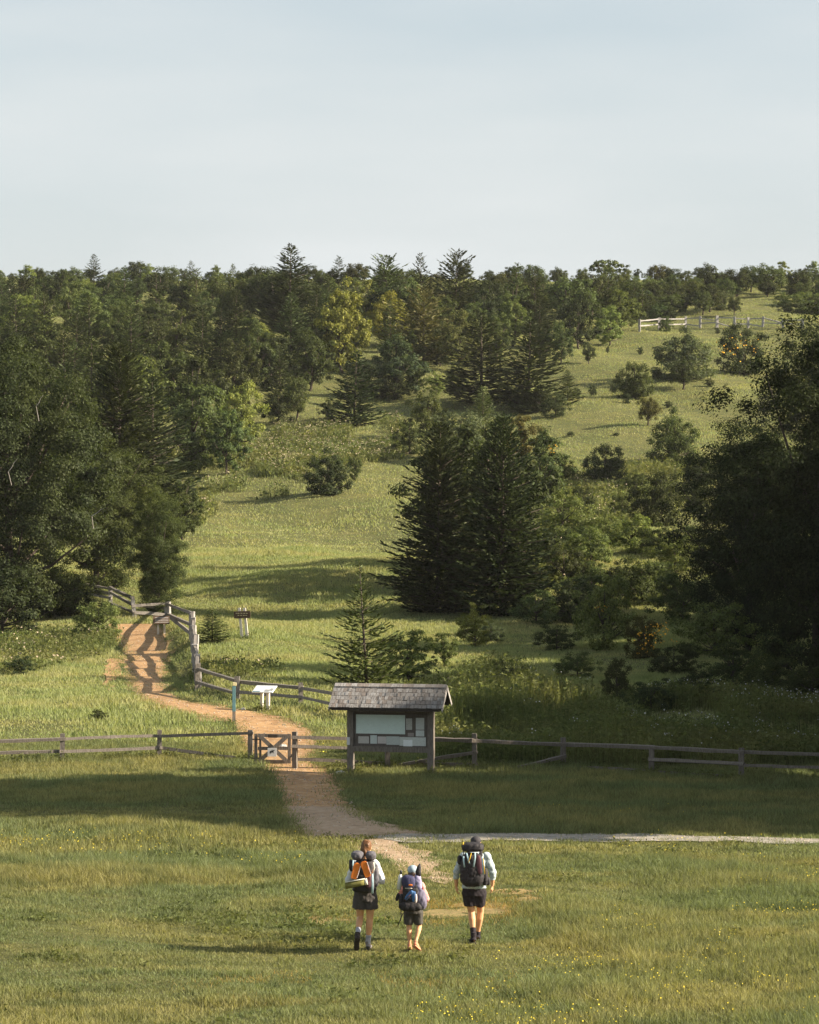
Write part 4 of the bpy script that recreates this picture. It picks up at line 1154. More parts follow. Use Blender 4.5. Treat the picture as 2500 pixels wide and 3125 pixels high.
# ------------------------------------------------------------------ notice board
def shingle_mat():
    m, t, o = new_mat('shingle')
    g = t.nodes.new('ShaderNodeNewGeometry'); r_ = g.outputs['Random Per Island']
    f = noise(t, 9, 4, .6, stretch=(3, 1, 1))
    c = mixc(t, r_, (.34, .31, .285), (.54, .52, .50))
    c = mixc(t, ramp(t, r_, .25, .3, 0, .8), (.36, .30, .26), c)
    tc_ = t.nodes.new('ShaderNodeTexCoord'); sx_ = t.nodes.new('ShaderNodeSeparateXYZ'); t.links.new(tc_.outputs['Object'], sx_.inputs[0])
    shade_nz = noise(t, 1.6, 3, .5)
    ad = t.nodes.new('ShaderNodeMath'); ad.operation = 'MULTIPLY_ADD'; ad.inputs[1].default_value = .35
    t.links.new(sx_.outputs['X'], ad.inputs[0]); t.links.new(shade_nz, ad.inputs[2])
    c = mixc(t, ramp(t, ad.outputs[0], .35, .75, 0, .75), c, mixc(t, r_, (.10, .095, .09), (.20, .19, .185)))     # dappled tree shade painted into the shingles, darker towards the right
    c = mixc(t, ramp(t, f, .42, .75), c, (.16, .14, .13))
    principled(t, o, c, .85, .2, f, .4, .01)
    return m
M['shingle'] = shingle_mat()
def paper_mat(name, c, mark=.0):
    m, t, o = new_mat(name)
    f = noise(t, 26, 4, .7, stretch=(1, 1, 3)); f2 = noise(t, 5, 3)
    col = mixc(t, ramp(t, f, .52, .66, 0, mark), c, tuple(v * .45 for v in c))
    col = mixc(t, ramp(t, f2, .4, .7, 0, .25), col, tuple(v * .75 for v in c))
    principled(t, o, col, .55, .35)
    return m
YAW = R(-14)
k0 = at(1193, 2367)
kiosk = empty('notice_board', k0, YAW)
tag(kiosk, 'wooden trailhead notice board with a shingled gable roof', 'notice board')
S = 109.0
def kx(px): return (px - 1193) / S / math.cos(YAW)
def kz(px, py): return (2367 + (px - 1193) * .029 - py) / S
for sx in (-1.135, 1.135):
    m = MB(); m.bar((sx, 0, -.15), (sx, 0, 2.2), .175, .165, 0, 5, 0, .03, up=(0, 1, 0)); m.build('post', M['rail_wood'], kiosk, bevel=.01)
m = MB(); m.bar((-1.06, -.05, .72), (1.06, -.05, .72), .09, .14, 0, 6, 0, .04); m.build('crossbeam', M['rail_wood'], kiosk)
m = MB(); m.bar((-1.05, -.03, 1.80), (1.05, -.03, 1.80), .09, .14, 0, 4, 0, .03); m.build('crossbeam', M['rail_wood'], kiosk)
m = MB(); m.box((0, .01, 1.26), (2.09, .04, .94)); m.build('backboard', M['mid_board'], kiosk)
SHEETS = [('map_sheet', 1089, 1236, 2185, 2242, (.62, .74, .70), .3), ('notice_sheet', 1239, 1257, 2197, 2231, (.45, .45, .42), .7), ('notice_sheet', 1268, 1293, 2196, 2231, (.50, .52, .50), .4),
          ('notice_sheet', 1268, 1293, 2233, 2251, (.58, .62, .60), .5), ('notice_sheet', 1244, 1262, 2240, 2251, (.30, .27, .25), .3), ('notice_sheet', 1096, 1128, 2249, 2270, (.50, .48, .45), .4),
          ('notice_sheet', 1132, 1152, 2246, 2271, (.56, .62, .60), .35), ('notice_sheet', 1154, 1180, 2250, 2271, (.56, .52, .50), .3), ('notice_sheet', 1180.4, 1219, 2250, 2275, (.48, .52, .50), .5),
          ('notice_sheet', 1219.4, 1298, 2253, 2279, (.55, .58, .55), .5), ('notice_sheet', 1231, 1258, 2261, 2280, (.78, .82, .82), .15)]
for i, (nm, xa, xb, ya, yb, c, mk) in enumerate(SHEETS):
    m = MB(); xc_, yc_ = (xa + xb) / 2, (ya + yb) / 2
    yy = -.0125 - (.004 if i < 10 else .009) - .0004 * i
    m.box((kx(xc_), yy, kz(xc_, yc_)), ((xb - xa) / S / math.cos(YAW), .003, (yb - ya) / S))
    m.build(nm, paper_mat('paper_%d' % i, c, mk), kiosk)
m = MB(); m.box((kx(1068), -.09, kz(1068, 2262)), (.085, .006, .21)); m.build('tag_plate', M['white_paint'], kiosk)
# roof
FR, BK, ZR, ZF, ZB, HL = -.64, .52, 2.46, 1.86, 1.98, 1.575
roof = MB()
for (ya, za) in ((FR, ZF), (BK, ZB)):
    d = Vector((0, ya, za - ZR)); n_ = Vector((0, -d.z, d.y)).normalized()
    if n_.z < 0: n_ = -n_
    c = Vector((0, ya / 2, (za + ZR) / 2)) - n_ * .03
    ang = math.atan2(d.z, d.y) if ya > 0 else math.atan2(-d.z, -d.y)
    roof.box(c, (2 * HL - .03, d.length - .02, .03), Matrix.Rotation(ang, 3, 'X'))
rf = roof.build('roof', M['dark_board'], kiosk)
for (ya, za, nm) in ((FR, ZF, 'shingles'), (BK, ZB, 'shingles')):
    sm = MB()
    d = Vector((0, ya, za - ZR)); Ld = d.length; d.normalize(); n_ = Vector((0, -d.z, d.y)).normalized()
    if n_.z < 0: n_ = -n_
    ncs = 6; ex = Ld / ncs
    ang = math.atan2(d.z, d.y) if ya > 0 else math.atan2(-d.z, -d.y)
    Rm = Matrix.Rotation(ang, 3, 'X')
    for k in range(ncs):
        x_ = -HL - .02
        while x_ < HL:
            w_ = random.uniform(.07, .155); w_ = min(w_, HL + .02 - x_)
            if w_ < .02: break
            cc = Vector((x_ + w_ / 2, 0, ZR)) + d * (ex * (k + .42) + random.uniform(-.006, .008)) + n_ * (.018 + random.uniform(0, .012))
            tilt = Matrix.Rotation(.16 if ya < 0 else -.16, 3, 'X')
            sm.box(cc, (w_ - .010, ex * .80, .03), Rm @ tilt @ Matrix.Rotation(random.uniform(-.02, .02), 3, 'Z'), .002)
            x_ += w_
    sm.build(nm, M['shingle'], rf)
rc_ = MB()
x_ = -HL
while x_ < HL - .02:
    w_ = min(.16, HL - x_)
    for s_ in (-1, 1):
        rc_.box((x_ + w_ / 2, s_ * .055, ZR + .012), (w_ - .006, .12, .014), Matrix.Rotation(-s_ * .75, 3, 'X'), .002)
    x_ += w_
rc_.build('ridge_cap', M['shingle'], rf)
for s_ in (-1, 1):
    gb = MB(); xg = s_ * (HL - .17)
    tri = [(FR * .86, ZF + .02), (BK * .86, ZB + .02), (0, ZR - .07)]
    a = [Vector((xg - .012, y_, z_)) for y_, z_ in tri]; b = [Vector((xg + .012, y_, z_)) for y_, z_ in tri]
    gb.add(a + b, [(0, 1, 2), (5, 4, 3), (0, 3, 4, 1), (1, 4, 5, 2), (2, 5, 3, 0)])
    gb.build('gable_shade_infill', M['dark_board'], kiosk)  # dark sheet standing in for the shaded inside of the open gable
    for (ya, za) in ((FR, ZF), (BK, ZB)):
        m = MB(); m.bar((s_ * (HL + .012), ya, za - .045), (s_ * (HL + .012), 0, ZR - .045), .022, .085); m.build('barge_board', M['grey_wood'], kiosk)
for yy in (FR + .05, BK - .05):
    m = MB(); m.bar((-HL + .05, yy, (ZF if yy < 0 else ZB) - .02), (HL - .05, yy, (ZF if yy < 0 else ZB) - .02), .035, .07); m.build('eave_board', M['dark_board'], kiosk)

# ------------------------------------------------------------------ signs and posts beside the trail
def two_leg_sign(nm, label, gx, gy, rz, legs, panel, lean=0.0):
    g = at(gx, gy); e = empty(nm, g, rz)
    for (x_, y_, z0, z1, w_) in legs:
        m = MB(); m.bar((x_, y_, z0), (x_ + lean, y_, z1), w_, w_, 0, 4, 0, .04, up=(0, 1, 0)); m.build('leg', M['pale_post'], e)
    panel(e)
    return tag(e, label, 'sign')
M['pale_post'] = bark_mat('pale_post', (.74, .69, .60), (.6, .54, .45))
M['brown_board'] = bark_mat('brown_board', (.085, .055, .036), (.11, .075, .05))
M['cream_paint'] = cloth_mat('cream_paint', (.62, .55, .32), (.5, .44, .25), .7)
M['panel_face'] = paper_mat('panel_face', (.72, .74, .74), .12)
M['picture'] = paper_mat('picture', (.34, .34, .33), .6)
M['teal_plastic'] = cloth_mat('teal_plastic', (.10, .21, .24), (.075, .16, .18), .5, 12, .4)
def wayside(e):
    Rm = Matrix.Rotation(R(26), 3, 'X'); c = Vector((.03, 0, .70))
    m = MB(); m.box(c, (.74, .46, .03), Rm); p_ = m.build('sign_panel', M['panel_face'], e, bevel=.004)
    for (x_, y_, a, b, mm) in ((.14, -.12, .17, .14, 'picture'), (.28, -.05, .10, .15, 'picture'), (-.22, -.19, .26, .05, 'teal_plastic')):
        m = MB(); m.box(c + Rm @ Vector((x_, y_, .017)), (a, b, .003), Rm); m.build('picture', M[mm], p_)
two_leg_sign('slanted_sign', 'white slanted information panel on two pale legs beside the trail', 805, 2168, R(-21), [(-.11, .10, -.1, .68, .09), (.19, -.08, -.12, .62, .10)], wayside)
def dark_panel(e):
    Rm = Matrix.Rotation(R(52), 3, 'X'); c = Vector((0, -.05, .66))
    m = MB(); m.box(c, (.76, .44, .04), Rm); p_ = m.build('sign_panel', M['brown_board'], e, bevel=.005)
    for y_ in (.12, .03, -.06, -.15):
        m = MB(); m.box(c + Rm @ Vector((.02, y_, .0215)), (.62, .028, .003), Rm); m.build('text_line', M['grey_wood'], p_)
two_leg_sign('slanted_sign', 'dark slanted panel with pale lines beside the top of the trail', 492, 1936, R(6), [(-.14, 0, -.1, .64, .09), (.15, .05, -.1, .64, .09)], dark_panel)
def brown_panel(e):
    m = MB(); m.box((-.0, -.075, 1.04), (.70, .04, .30), Matrix.Rotation(R(-2), 3, 'Y')); p_ = m.build('sign_panel', M['brown_board'], e, bevel=.005)
    for (z_, xs_) in ((1.10, (-.24, -.15, -.03, .09, .20)), (1.01, (-.16, -.05, .07, .17))):
        for x_ in xs_:
            m = MB(); m.box((x_, -.0965, z_), (.075, .003, .028)); m.build('text_line', M['cream_paint'], p_)
two_leg_sign('brown_sign', 'brown wooden sign on two pale leaning posts in the meadow', 740, 1950, R(-5), [(.0, 0, -.1, 1.33, .11), (.22, .02, -.1, 1.33, .11)], brown_panel, -.14)
g = at(714, 2205); e = empty('marker_post', g, R(10))
m = MB(); m.box((0, 0, .14), (.095, .05, .42)); m.build('stake', M['rail_wood'], e)
m = MB(); m.box((0, 0, .76), (.11, .035, .82)); m.build('blade', M['teal_plastic'], e, bevel=.008)
m = MB(); m.box((.02, 0, 1.22), (.13, .05, .11), Matrix.Rotation(.12, 3, 'Y')); m.build('cap', M['cream_paint'], e, bevel=.01)
tag(e, 'slim blue green marker post at the edge of the trail', 'post')

def rock(loc, r_, mat, label, seed):
    rr = np.random.default_rng(seed); m = MB(); n, k = 9, 6; rings = []
    for i in range(k + 1):
        a = -math.pi / 2 + math.pi * (i + .05) / (k + .1)
        rings.append([Vector((r_[0] * math.cos(a) * math.cos(6.283 * j / n), r_[1] * math.cos(a) * math.sin(6.283 * j / n), r_[2] * math.sin(a))) * rr.uniform(.82, 1.15) for j in range(n)])
    m.loft(rings); o = m.build('rock', mat); o.location = loc
    return tag(o, label, 'rock')
M['pale_rock'] = dirt_material('pale_rock', (.62, .60, .55), (.5, .48, .43), (.7, .68, .64))
p = at(866, 2286); rock((p.x, p.y, p.z + .05), (.13, .11, .10), M['pale_rock'], 'white rock on the trail behind the gate', 1)
p = at(1040, 2364); rock((p.x, p.y, p.z + .03), (.15, .12, .08), M['pale_rock'], 'pale rock at the left foot of the notice board', 2)
p = at(742, 2168); rock((p.x, p.y, p.z + .03), (.08, .07, .06), M['pale_rock'], 'small pale stone at the edge of the trail beside the marker post', 3)

# rank grass left standing round the fence and board posts
_pf = POST_FEET + [k0 + Vector((math.cos(YAW) * a, math.sin(YAW) * a, 0)) for a in (-1.135, 1.135)] + [at(805, 2168), at(740, 1950), at(714, 2207)]
_ax, _ay = [], []
for g in _pf:
    _ax.append(g.x + rng.normal(0, .22, 16)); _ay.append(g.y + rng.normal(-.05, .16, 16))
for i in range(len(POST_FEET) - 1):
    a_, b_ = POST_FEET[i], POST_FEET[i + 1]
    if (a_ - b_).length > 6: continue
    t_ = rng.random(26); _ax.append(a_.x + (b_.x - a_.x) * t_ + rng.normal(0, .1, 26)); _ay.append(a_.y + (b_.y - a_.y) * t_ + rng.normal(0, .14, 26))
_ax, _ay = np.concatenate(_ax), np.concatenate(_ay)
_k = ~bare(_ax, _ay, .1)[0]; _ax, _ay = _ax[_k], _ay[_k]
grass_obj('fence_weeds', weed_tufts(_ax, _ay, rng.uniform(.12, .38, len(_ax)), 12, .08, True, .03), M['weed'], 'rank grass and weeds round the feet of the fence posts', 'weeds')
# ------------------------------------------------------------------ hikers
def fuse(mb, name, mat, parent=None, voxel=.008, it=3, fac=.5, wr=None):
    """one continuous surface out of overlapping lofts"""
    tmp = add_obj('tmp', mb.mesh('tmp', None))
    r_ = tmp.modifiers.new('r', 'REMESH'); r_.mode = 'VOXEL'; r_.voxel_size = voxel; r_.use_smooth_shade = True
    s_ = tmp.modifiers.new('s', 'SMOOTH'); s_.iterations = it; s_.factor = fac
    dg = bpy.context.evaluated_depsgraph_get(); dg.update()
    me = bpy.data.meshes.new_from_object(tmp.evaluated_get(dg))
    bpy.data.objects.remove(tmp)
    if wr is None: wr = {'shirt': .007, 'shorts': .006, 'hair': .010, 'pack_body': .006, 'lid': .006, 'top_roll': .006, 'side_pocket': .006, 'front_pocket': .006, 'bottom_pocket': .006, 'jacket_body': .006, 'sock': .003, 'boot': .002}.get(name, 0)
    if wr:
        n = len(me.vertices); co = np.empty(n * 3, np.float32); no = np.empty(n * 3, np.float32)
        me.vertices.foreach_get('co', co); me.vertex_normals.foreach_get('vector', no)
        co = co.reshape(-1, 3); no = no.reshape(-1, 3); d = np.zeros(n)
        for k in range(7):
            f = rng.normal(0, 1, 3); f = f / np.linalg.norm(f) * rng.uniform(14, 55)
            d += np.abs(np.sin(co @ f + rng.uniform(0, 6))) ** .8 / (1 + k * .25)
        d = (d - d.mean()) / d.std()
        me.vertices.foreach_set('co', (co + no * (np.clip(d, -2, 2) * wr * .55)[:, None]).astype(np.float32).ravel()); me.update()
    me.name = name; me.materials.clear(); me.materials.append(mat)
    me.polygons.foreach_set('use_smooth', np.ones(len(me.polygons), bool))
    return add_obj(name, me, parent)

def pillow(mb, c, size, e=3.2, n=20, m=10, rot=None, taper=0.0):
    """soft box: super-ellipsoid"""
    c = Vector(c); hx, hy, hz = (v / 2 for v in size); rings = []
    sg = lambda v, p: math.copysign(abs(v) ** p, v)
    for i in range(m + 1):
        a = -math.pi / 2 + math.pi * (i + .03) / (m + .06)
        ca, sa = sg(math.cos(a), 2 / e), sg(math.sin(a), 2 / e)
        k = 1 - taper * sa
        r_ = []
        for j in range(n):
            b = 2 * math.pi * j / n
            v = Vector((hx * ca * k * sg(math.cos(b), 2 / e), hy * ca * k * sg(math.sin(b), 2 / e), hz * sa))
            r_.append(c + (rot @ v if rot is not None else v))
        rings.append(r_)
    mb.loft(rings)

def skin_mat():
    m, t, o = new_mat('skin')
    f = noise(t, 14, 3, .5)
    p = principled(t, o, mixc(t, ramp(t, f, .3, .7), (.66, .37, .20), (.58, .30, .155)), .55, .3)
    p.inputs['Subsurface Weight'].default_value = .12; p.inputs['Subsurface Radius'].default_value = (.02, .008, .004)
    return m
M['skin'] = skin_mat()
def plaid_mat(name, c1, c2, sc=40):
    m, t, o = new_mat(name)
    tc = t.nodes.new('ShaderNodeTexCoord'); ch = t.nodes.new('ShaderNodeTexChecker'); ch.inputs['Scale'].default_value = sc
    t.links.new(tc.outputs['Object'], ch.inputs['Vector'])
    f = noise(t, 30, 3)
    c = mixc(t, ch.outputs['Fac'], c1, c2)
    principled(t, o, c, .9, .15, f, .3, .004)
    return m
M['plaid'] = plaid_mat('plaid', (.50, .56, .57), (.36, .43, .45))
M['white_shirt'] = cloth_mat('white_shirt', (.66, .66, .68), (.56, .57, .6), .9, 18)
M['pink_shirt'] = plaid_mat('pink_shirt', (.66, .22, .22), (.72, .36, .30), 28)
M['charcoal'] = cloth_mat('charcoal', (.085, .075, .072), (.06, .053, .05))
M['black_cloth'] = cloth_mat('black_cloth', (.022, .018, .022), (.034, .028, .032))
M['grey_shorts'] = cloth_mat('grey_shorts', (.075, .07, .062), (.055, .05, .046))
M['pack_black'] = cloth_mat('pack_black', (.02, .018, .02), (.035, .031, .034), .7, 40, .3)
M['pack_grey'] = cloth_mat('pack_grey', (.12, .115, .13), (.085, .08, .092), .75, 30)
M['pack_navy'] = cloth_mat('pack_navy', (.060, .058, .115), (.042, .042, .085), .75, 30)
M['pack_lilac'] = cloth_mat('pack_lilac', (.34, .31, .45), (.25, .23, .35), .75, 30)
M['pack_mauve'] = cloth_mat('pack_mauve', (.17, .155, .215), (.12, .11, .16), .75, 30)
M['maroon'] = cloth_mat('maroon', (.13, .06, .07), (.10, .045, .055), .75, 30)
M['orange_rubber'] = cloth_mat('orange_rubber', (.72, .20, .025), (.62, .16, .02), .6, 30, .3)
M['pale_rubber'] = cloth_mat('pale_rubber', (.72, .58, .54), (.6, .48, .45), .6)
M['strap_blue'] = cloth_mat('strap_blue', (.45, .62, .68), (.36, .5, .56), .7)
M['yellow_strap'] = cloth_mat('yellow_strap', (.75, .50, .05), (.65, .42, .04), .7)
M['foam_olive'] = cloth_mat('foam_olive', (.22, .20, .06), (.16, .15, .045), .8, 50)
M['foam_white'] = cloth_mat('foam_white', (.72, .70, .62), (.6, .58, .5), .8, 50)
M['blue_cloth'] = cloth_mat('blue_cloth', (.07, .16, .34), (.05, .11, .25), .8)
M['blue_cap'] = cloth_mat('blue_cap', (.36, .45, .50), (.28, .36, .42), .85)
M['dark_cap'] = cloth_mat('dark_cap', (.06, .055, .06), (.04, .038, .042), .85)
M['sole'] = cloth_mat('sole', (.03, .024, .022), (.05, .04, .034), .8)
M['shoe_grey'] = cloth_mat('shoe_grey', (.30, .28, .27), (.10, .09, .09), .8, 22)
M['shoe_orange'] = cloth_mat('shoe_orange', (.62, .27, .16), (.5, .2, .12), .7, 22)
M['sock_grey'] = cloth_mat('sock_grey', (.36, .37, .42), (.26, .27, .32), .9, 40)
M['plastic_white'] = cloth_mat('plastic_white', (.66, .67, .68), (.58, .6, .62), .4, 10, .5)
M['plastic_black'] = cloth_mat('plastic_black', (.018, .018, .02), (.026, .026, .028), .4, 10, .5)
def hair_mat(name, c1, c2):
    m, t, o = new_mat(name)
    f = noise(t, 30, 4, .6, stretch=(3, 3, .5))
    principled(t, o, mixc(t, ramp(t, f, .3, .7), c1, c2), .5, .4, f, .5, .006)
    return m
M['red_hair'] = hair_mat('red_hair', (.22, .10, .035), (.07, .03, .014))
M['brown_hair'] = hair_mat('brown_hair', (.07, .045, .03), (.04, .026, .018))
M['grey_hair'] = hair_mat('grey_hair', (.34, .33, .32), (.2, .19, .19))

def hand(mb, wrist, d, pal, s=1.0, curl=.5, thumb=1):
    """palm, four bent fingers and a thumb; d points along the hand, pal is the palm normal"""
    w = Vector(wrist); d = Vector(d).normalized(); n = Vector(pal); n = (n - d * n.dot(d)).normalized(); sd = d.cross(n)
    L = .085 * s
    for k, (o_, ln) in enumerate(((-1.5, .062), (-.5, .072), (.5, .076), (1.5, .066))):
        root = w + d * L + sd * (o_ * .0185 * s)
        mb.tube([w + sd * o_ * .011 * s, w + d * L * .5 + sd * o_ * .017 * s, root], [(.015 * s, .012 * s)] * 3, 8)
        p = [root]; dr = d.copy()
        for q in range(3):
            dr = (dr * math.cos(curl) + n * math.sin(curl)).normalized()
            p.append(p[-1] + dr * ln * s * (.46, .32, .26)[q])
        mb.tube(p, [.0095 * s, .009 * s, .0085 * s, .006 * s], 8)
    r0 = w + d * .025 * s + sd * thumb * .022 * s
    t1 = r0 + (d * .6 + sd * thumb * .7 + n * .25).normalized() * .038 * s
    t2 = t1 + (d * .85 + sd * thumb * .2 + n * .4).normalized() * .032 * s
    mb.tube([r0 - d * .01 * s, r0, t1, t2], [.014 * s, .0125 * s, .0105 * s, .007 * s], 8)

def head(mb, c, s=1.0, turn=0.0):
    """skull, jaw, nose, brow, lips and ears; the face looks along +y turned by turn"""
    Rz = Matrix.Rotation(-turn, 3, 'Z'); c = Vector(c)
    def q(x, y, z): return c + Rz @ Vector((x * s, y * s, z * s))
    mb.ball(q(0, -.005, .025), (.076 * s, .096 * s, .092 * s), 16, 10)
    pillow(mb, q(0, .028, -.045), (.118 * s, .125 * s, .13 * s), 2.4, 14, 8, Rz, -.12)
    mb.tube([q(0, .088, .018), q(0, .104, -.012), q(0, .108, -.026)], [.008 * s, .012 * s, .015 * s], 8)
    mb.ball(q(0, .086, -.055), (.024 * s, .012 * s, .009 * s), 8, 5)
    mb.ball(q(0, .082, -.092), (.024 * s, .018 * s, .018 * s), 8, 5)
    for sx in (-1, 1):
        mb.ball(q(sx * .078, -.005, -.006), (.010 * s, .020 * s, .032 * s), 8, 6)
        mb.ball(q(sx * .034, .076, .026), (.024 * s, .014 * s, .009 * s), 8, 5)
    return q, Rz

def eyes(q, s, parent):
    for sx in (-1, 1):
        m = MB(); m.ball(q(sx * .032, .082, .006), (.012 * s, .010 * s, .008 * s), 8, 6)
        m.build('eye', M['plastic_black'], parent, True)

def limb(mb, pts, rad, n=12, end=True):
    """smooth tapering limb through joints"""
    P_ = [Vector(p) for p in pts]; out_, ro = [], []
    for i in range(len(P_) - 1):
        for t in (0, .33, .66):
            out_.append(P_[i].lerp(P_[i + 1], t)); ro.append(rad[i] + (rad[i + 1] - rad[i]) * t)
    out_.append(P_[-1]); ro.append(rad[-1])
    mb.tube(out_, ro, n)
    for p, r_ in list(zip(P_, rad))[:None if end else -1]: mb.ball(p, r_ * .98, 10, 7)

def torso_rings(mb, rows, n=20):
    rings = []
    for (z, cx, cy, rx, ry) in rows:
        rings.append([Vector((cx + rx * math.cos(6.2832 * j / n), cy + ry * math.sin(6.2832 * j / n), z)) for j in range(n)])
    mb.loft(rings)

def person(label, loc, J, s, cat='person', rz=0.0):
    """J: joints; builds one continuous body"""
    e = empty('person', loc, rz)
    b = MB()
    q, Rz = head(b, J['head'], J['hs'], J.get('turn', 0))
    b.tube([Vector(J['head']) + Vector((0, -.03, -.03)) * s, J['neck']], [.052 * s, .06 * s], 12)
    torso_rings(b, J['torso'])
    for sd in ('L', 'R'):
        sh, el, wr, hd, pal, th = J['arm' + sd]
        limb(b, [sh, el, wr], [.052 * s, .042 * s, .028 * s])
        v = Vector(wr) - Vector(el)
        hand(b, wr, hd, pal, s * .98, J.get('curl', .45), th)
        hip, kn, an, toe, heel = J['leg' + sd]
        k_ = Vector(kn); a_ = Vector(an)
        calf = k_.lerp(a_, .30) + Vector((0, -.018 * s, 0))
        limb(b, [hip, Vector(hip).lerp(k_, .5), k_, calf, k_.lerp(a_, .7), a_], [.086 * s, .074 * s, .054 * s, .056 * s, .038 * s, .034 * s])
        b.tube([heel, an, Vector(an).lerp(Vector(toe), .6), toe], [.03 * s, .036 * s, .034 * s, .026 * s], 10)
    body = fuse(b, 'body', M['skin'], e, .0075, 2)
    eyes(q, J['hs'], e)
    return tag(e, label, cat), q, Rz

def shoe(e, an, toe, heel, mat, s, sole=True, name='boot', up=.07):
    m = MB(); an, toe, heel = Vector(an), Vector(toe), Vector(heel)
    m.tube([heel, heel.lerp(an, .5), heel.lerp(toe, .55), toe, toe + (toe - heel) * .12], [(.036 * s, .036 * s), (.042 * s, .045 * s), (.045 * s, .038 * s), (.046 * s, .030 * s), (.03 * s, .02 * s)], 12)
    d = (an - heel.lerp(toe, .25)).normalized()
    m.tube([heel.lerp(toe, .22), an, an + d * up * s], [.043 * s, .043 * s, .046 * s], 12)
    sh = fuse(m, name, mat, e, .007, 3)
    if sole:
        f = (toe - heel).normalized(); side = Vector((1, 0, 0)); side = (side - f * side.dot(f)).normalized(); up_ = side.cross(f)
        if up_.dot(an - heel) < 0: up_ = -up_
        k = MB(); c0 = heel - f * .035 * s - up_ * .036 * s; c1 = toe + f * .05 * s - up_ * .026 * s
        prof = [(0, .028), (.06, .036), (.3, .036), (.5, .036), (.75, .046), (.92, .036), (1, .016)]
        top = []; bot = []
        for t, w in prof:
            c = c0.lerp(c1, t); top += [c - side * w * s + up_ * .010 * s, c + side * w * s + up_ * .010 * s]; bot += [c - side * w * s - up_ * .012 * s, c + side * w * s - up_ * .012 * s]
        n = len(prof); vs = top + bot; fs = []
        for i in range(n - 1):
            a = 2 * i
            fs += [(a, a + 1, a + 3, a + 2), (2 * n + a, 2 * n + a + 2, 2 * n + a + 3, 2 * n + a + 1), (a, a + 2, 2 * n + a + 2, 2 * n + a), (a + 1, 2 * n + a + 1, 2 * n + a + 3, a + 3)]
        fs += [(0, 2 * n, 2 * n + 1, 1), (2 * n - 2, 2 * n - 1, 4 * n - 1, 4 * n - 2)]
        k.add(vs, fs); k.build('sole', sole if not isinstance(sole, bool) else M['sole'], sh)
    return sh

def strap_between(pts, w, t, mat, name, parent):
    m = MB(); m.tube(pts, [(w, t)] * len(pts), 8, side=(1, 0, 0)); return m.build(name, mat, parent, True)

def free(name, mb, mat, loc, label, cat, smooth=True):
    o = mb.build(name, mat, None, smooth); o.location = loc
    return tag(o, label, cat)

# ---- woman at left
w0 = at(1115, 2900); W0 = Vector(w0)
JW = dict(head=(.02, .05, 1.655), hs=1.0, turn=R(22), neck=(0, .0, 1.45),
  torso=[(.86, 0, 0, .155, .11), (.95, 0, 0, .165, .115), (1.05, 0, .0, .135, .10), (1.2, 0, .01, .145, .105), (1.34, 0, .01, .16, .11), (1.42, 0, .0, .15, .09), (1.46, 0, 0, .07, .06)],
  armL=((-.175, 0, 1.40), (-.265, .0, 1.13), (-.16, .22, 1.16), (.3, 1, .15), (.6, .2, -.7), 1), armR=((.175, 0, 1.40), (.262, .01, 1.12), (.155, .22, 1.15), (-.3, 1, .15), (-.6, .2, -.7), -1),
  legL=((-.09, 0, .90), (-.085, .10, .52), (-.122, -.20, .27), (-.138, -.15, .075), (-.122, -.255, .235)), legR=((.09, 0, .90), (.072, .05, .50), (.042, .06, .095), (.066, .19, .035), (.045, .02, .045)))
woman, q, Rz = person('woman with short red hair, white shirt and grey shorts walking away at left', W0, JW, 1.0)
h = MB(); h.ball(q(0, -.018, .040), (.086, .098, .092), 16, 10); h.ball(q(0, -.055, -.02), (.074, .058, .075), 14, 8); h.ball(q(.05, -.01, .0), (.035, .045, .06), 10, 6); h.ball(q(-.05, -.01, .0), (.035, .045, .06), 10, 6); h.ball(q(0, -.085, .0), (.045, .035, .05), 10, 6); h.tube([q(0, -.075, -.03), q(.01, -.085, -.09), q(.0, -.075, -.13)], [.045, .04, .02], 8)
fuse(h, 'hair', M['red_hair'], woman, .009, 2)
sh = MB()
torso_rings(sh, [(.99, 0, 0, .15, .115), (1.1, 0, 0, .15, .115), (1.25, 0, .01, .16, .12), (1.38, 0, .01, .17, .115), (1.44, 0, 0, .14, .085), (1.475, 0, 0, .075, .066)])
for sx in (-1, 1): limb(sh, [(sx * .155, 0, 1.40), (sx * .265, .0, 1.125), (sx * .215, .12, 1.14)], [.075, .068, .058], end=False)
fuse(sh, 'shirt', M['white_shirt'], woman, .01, 3)
st = MB(); torso_rings(st, [(.80, 0, 0, .18, .125), (.9, 0, 0, .185, .13), (.98, 0, 0, .165, .12), (1.04, 0, 0, .145, .11)])
limb(st, [(-.085, 0, .86), (-.092, .03, .68)], [.112, .122], end=False); limb(st, [(.085, 0, .86), (.092, .01, .67)], [.114, .124], end=False)
fuse(st, 'shorts', M['charcoal'], woman, .01, 3)
for sd, smat, nm in (('L', M['sole'], 'left'), ('R', M['shoe_grey'], 'right')):
    hip, kn, an, toe, heel = JW['leg' + sd]
    shoe(woman, an, toe, heel, smat, 1.0, True, 'boot', .05)
    k_ = Vector(kn); a_ = Vector(an); m = MB(); m.tube([a_, a_.lerp(k_, .2), a_.lerp(k_, .36)], [.044, .043, .050], 12); fuse(m, 'sock', M['sock_grey'], woman, .008, 1)
pk = empty('backpack', W0 + Vector((0, -.12, .98))); tag(pk, 'black and grey backpack with orange sandals worn by the woman', 'backpack')
def loc_(c): return (c[0], c[1] + .12, c[2] - .98)
m = MB(); pillow(m, loc_((-.015, -.27, 1.235)), (.36, .27, .54), 3.4, taper=.05); fuse(m, 'pack_body', M['pack_black'], pk, .012, 2)
m = MB(); pillow(m, loc_((-.122, -.27, 1.565)), (.205, .27, .15), 2.6); fuse(m, 'top_roll', M['pack_grey'], pk, .012, 2)
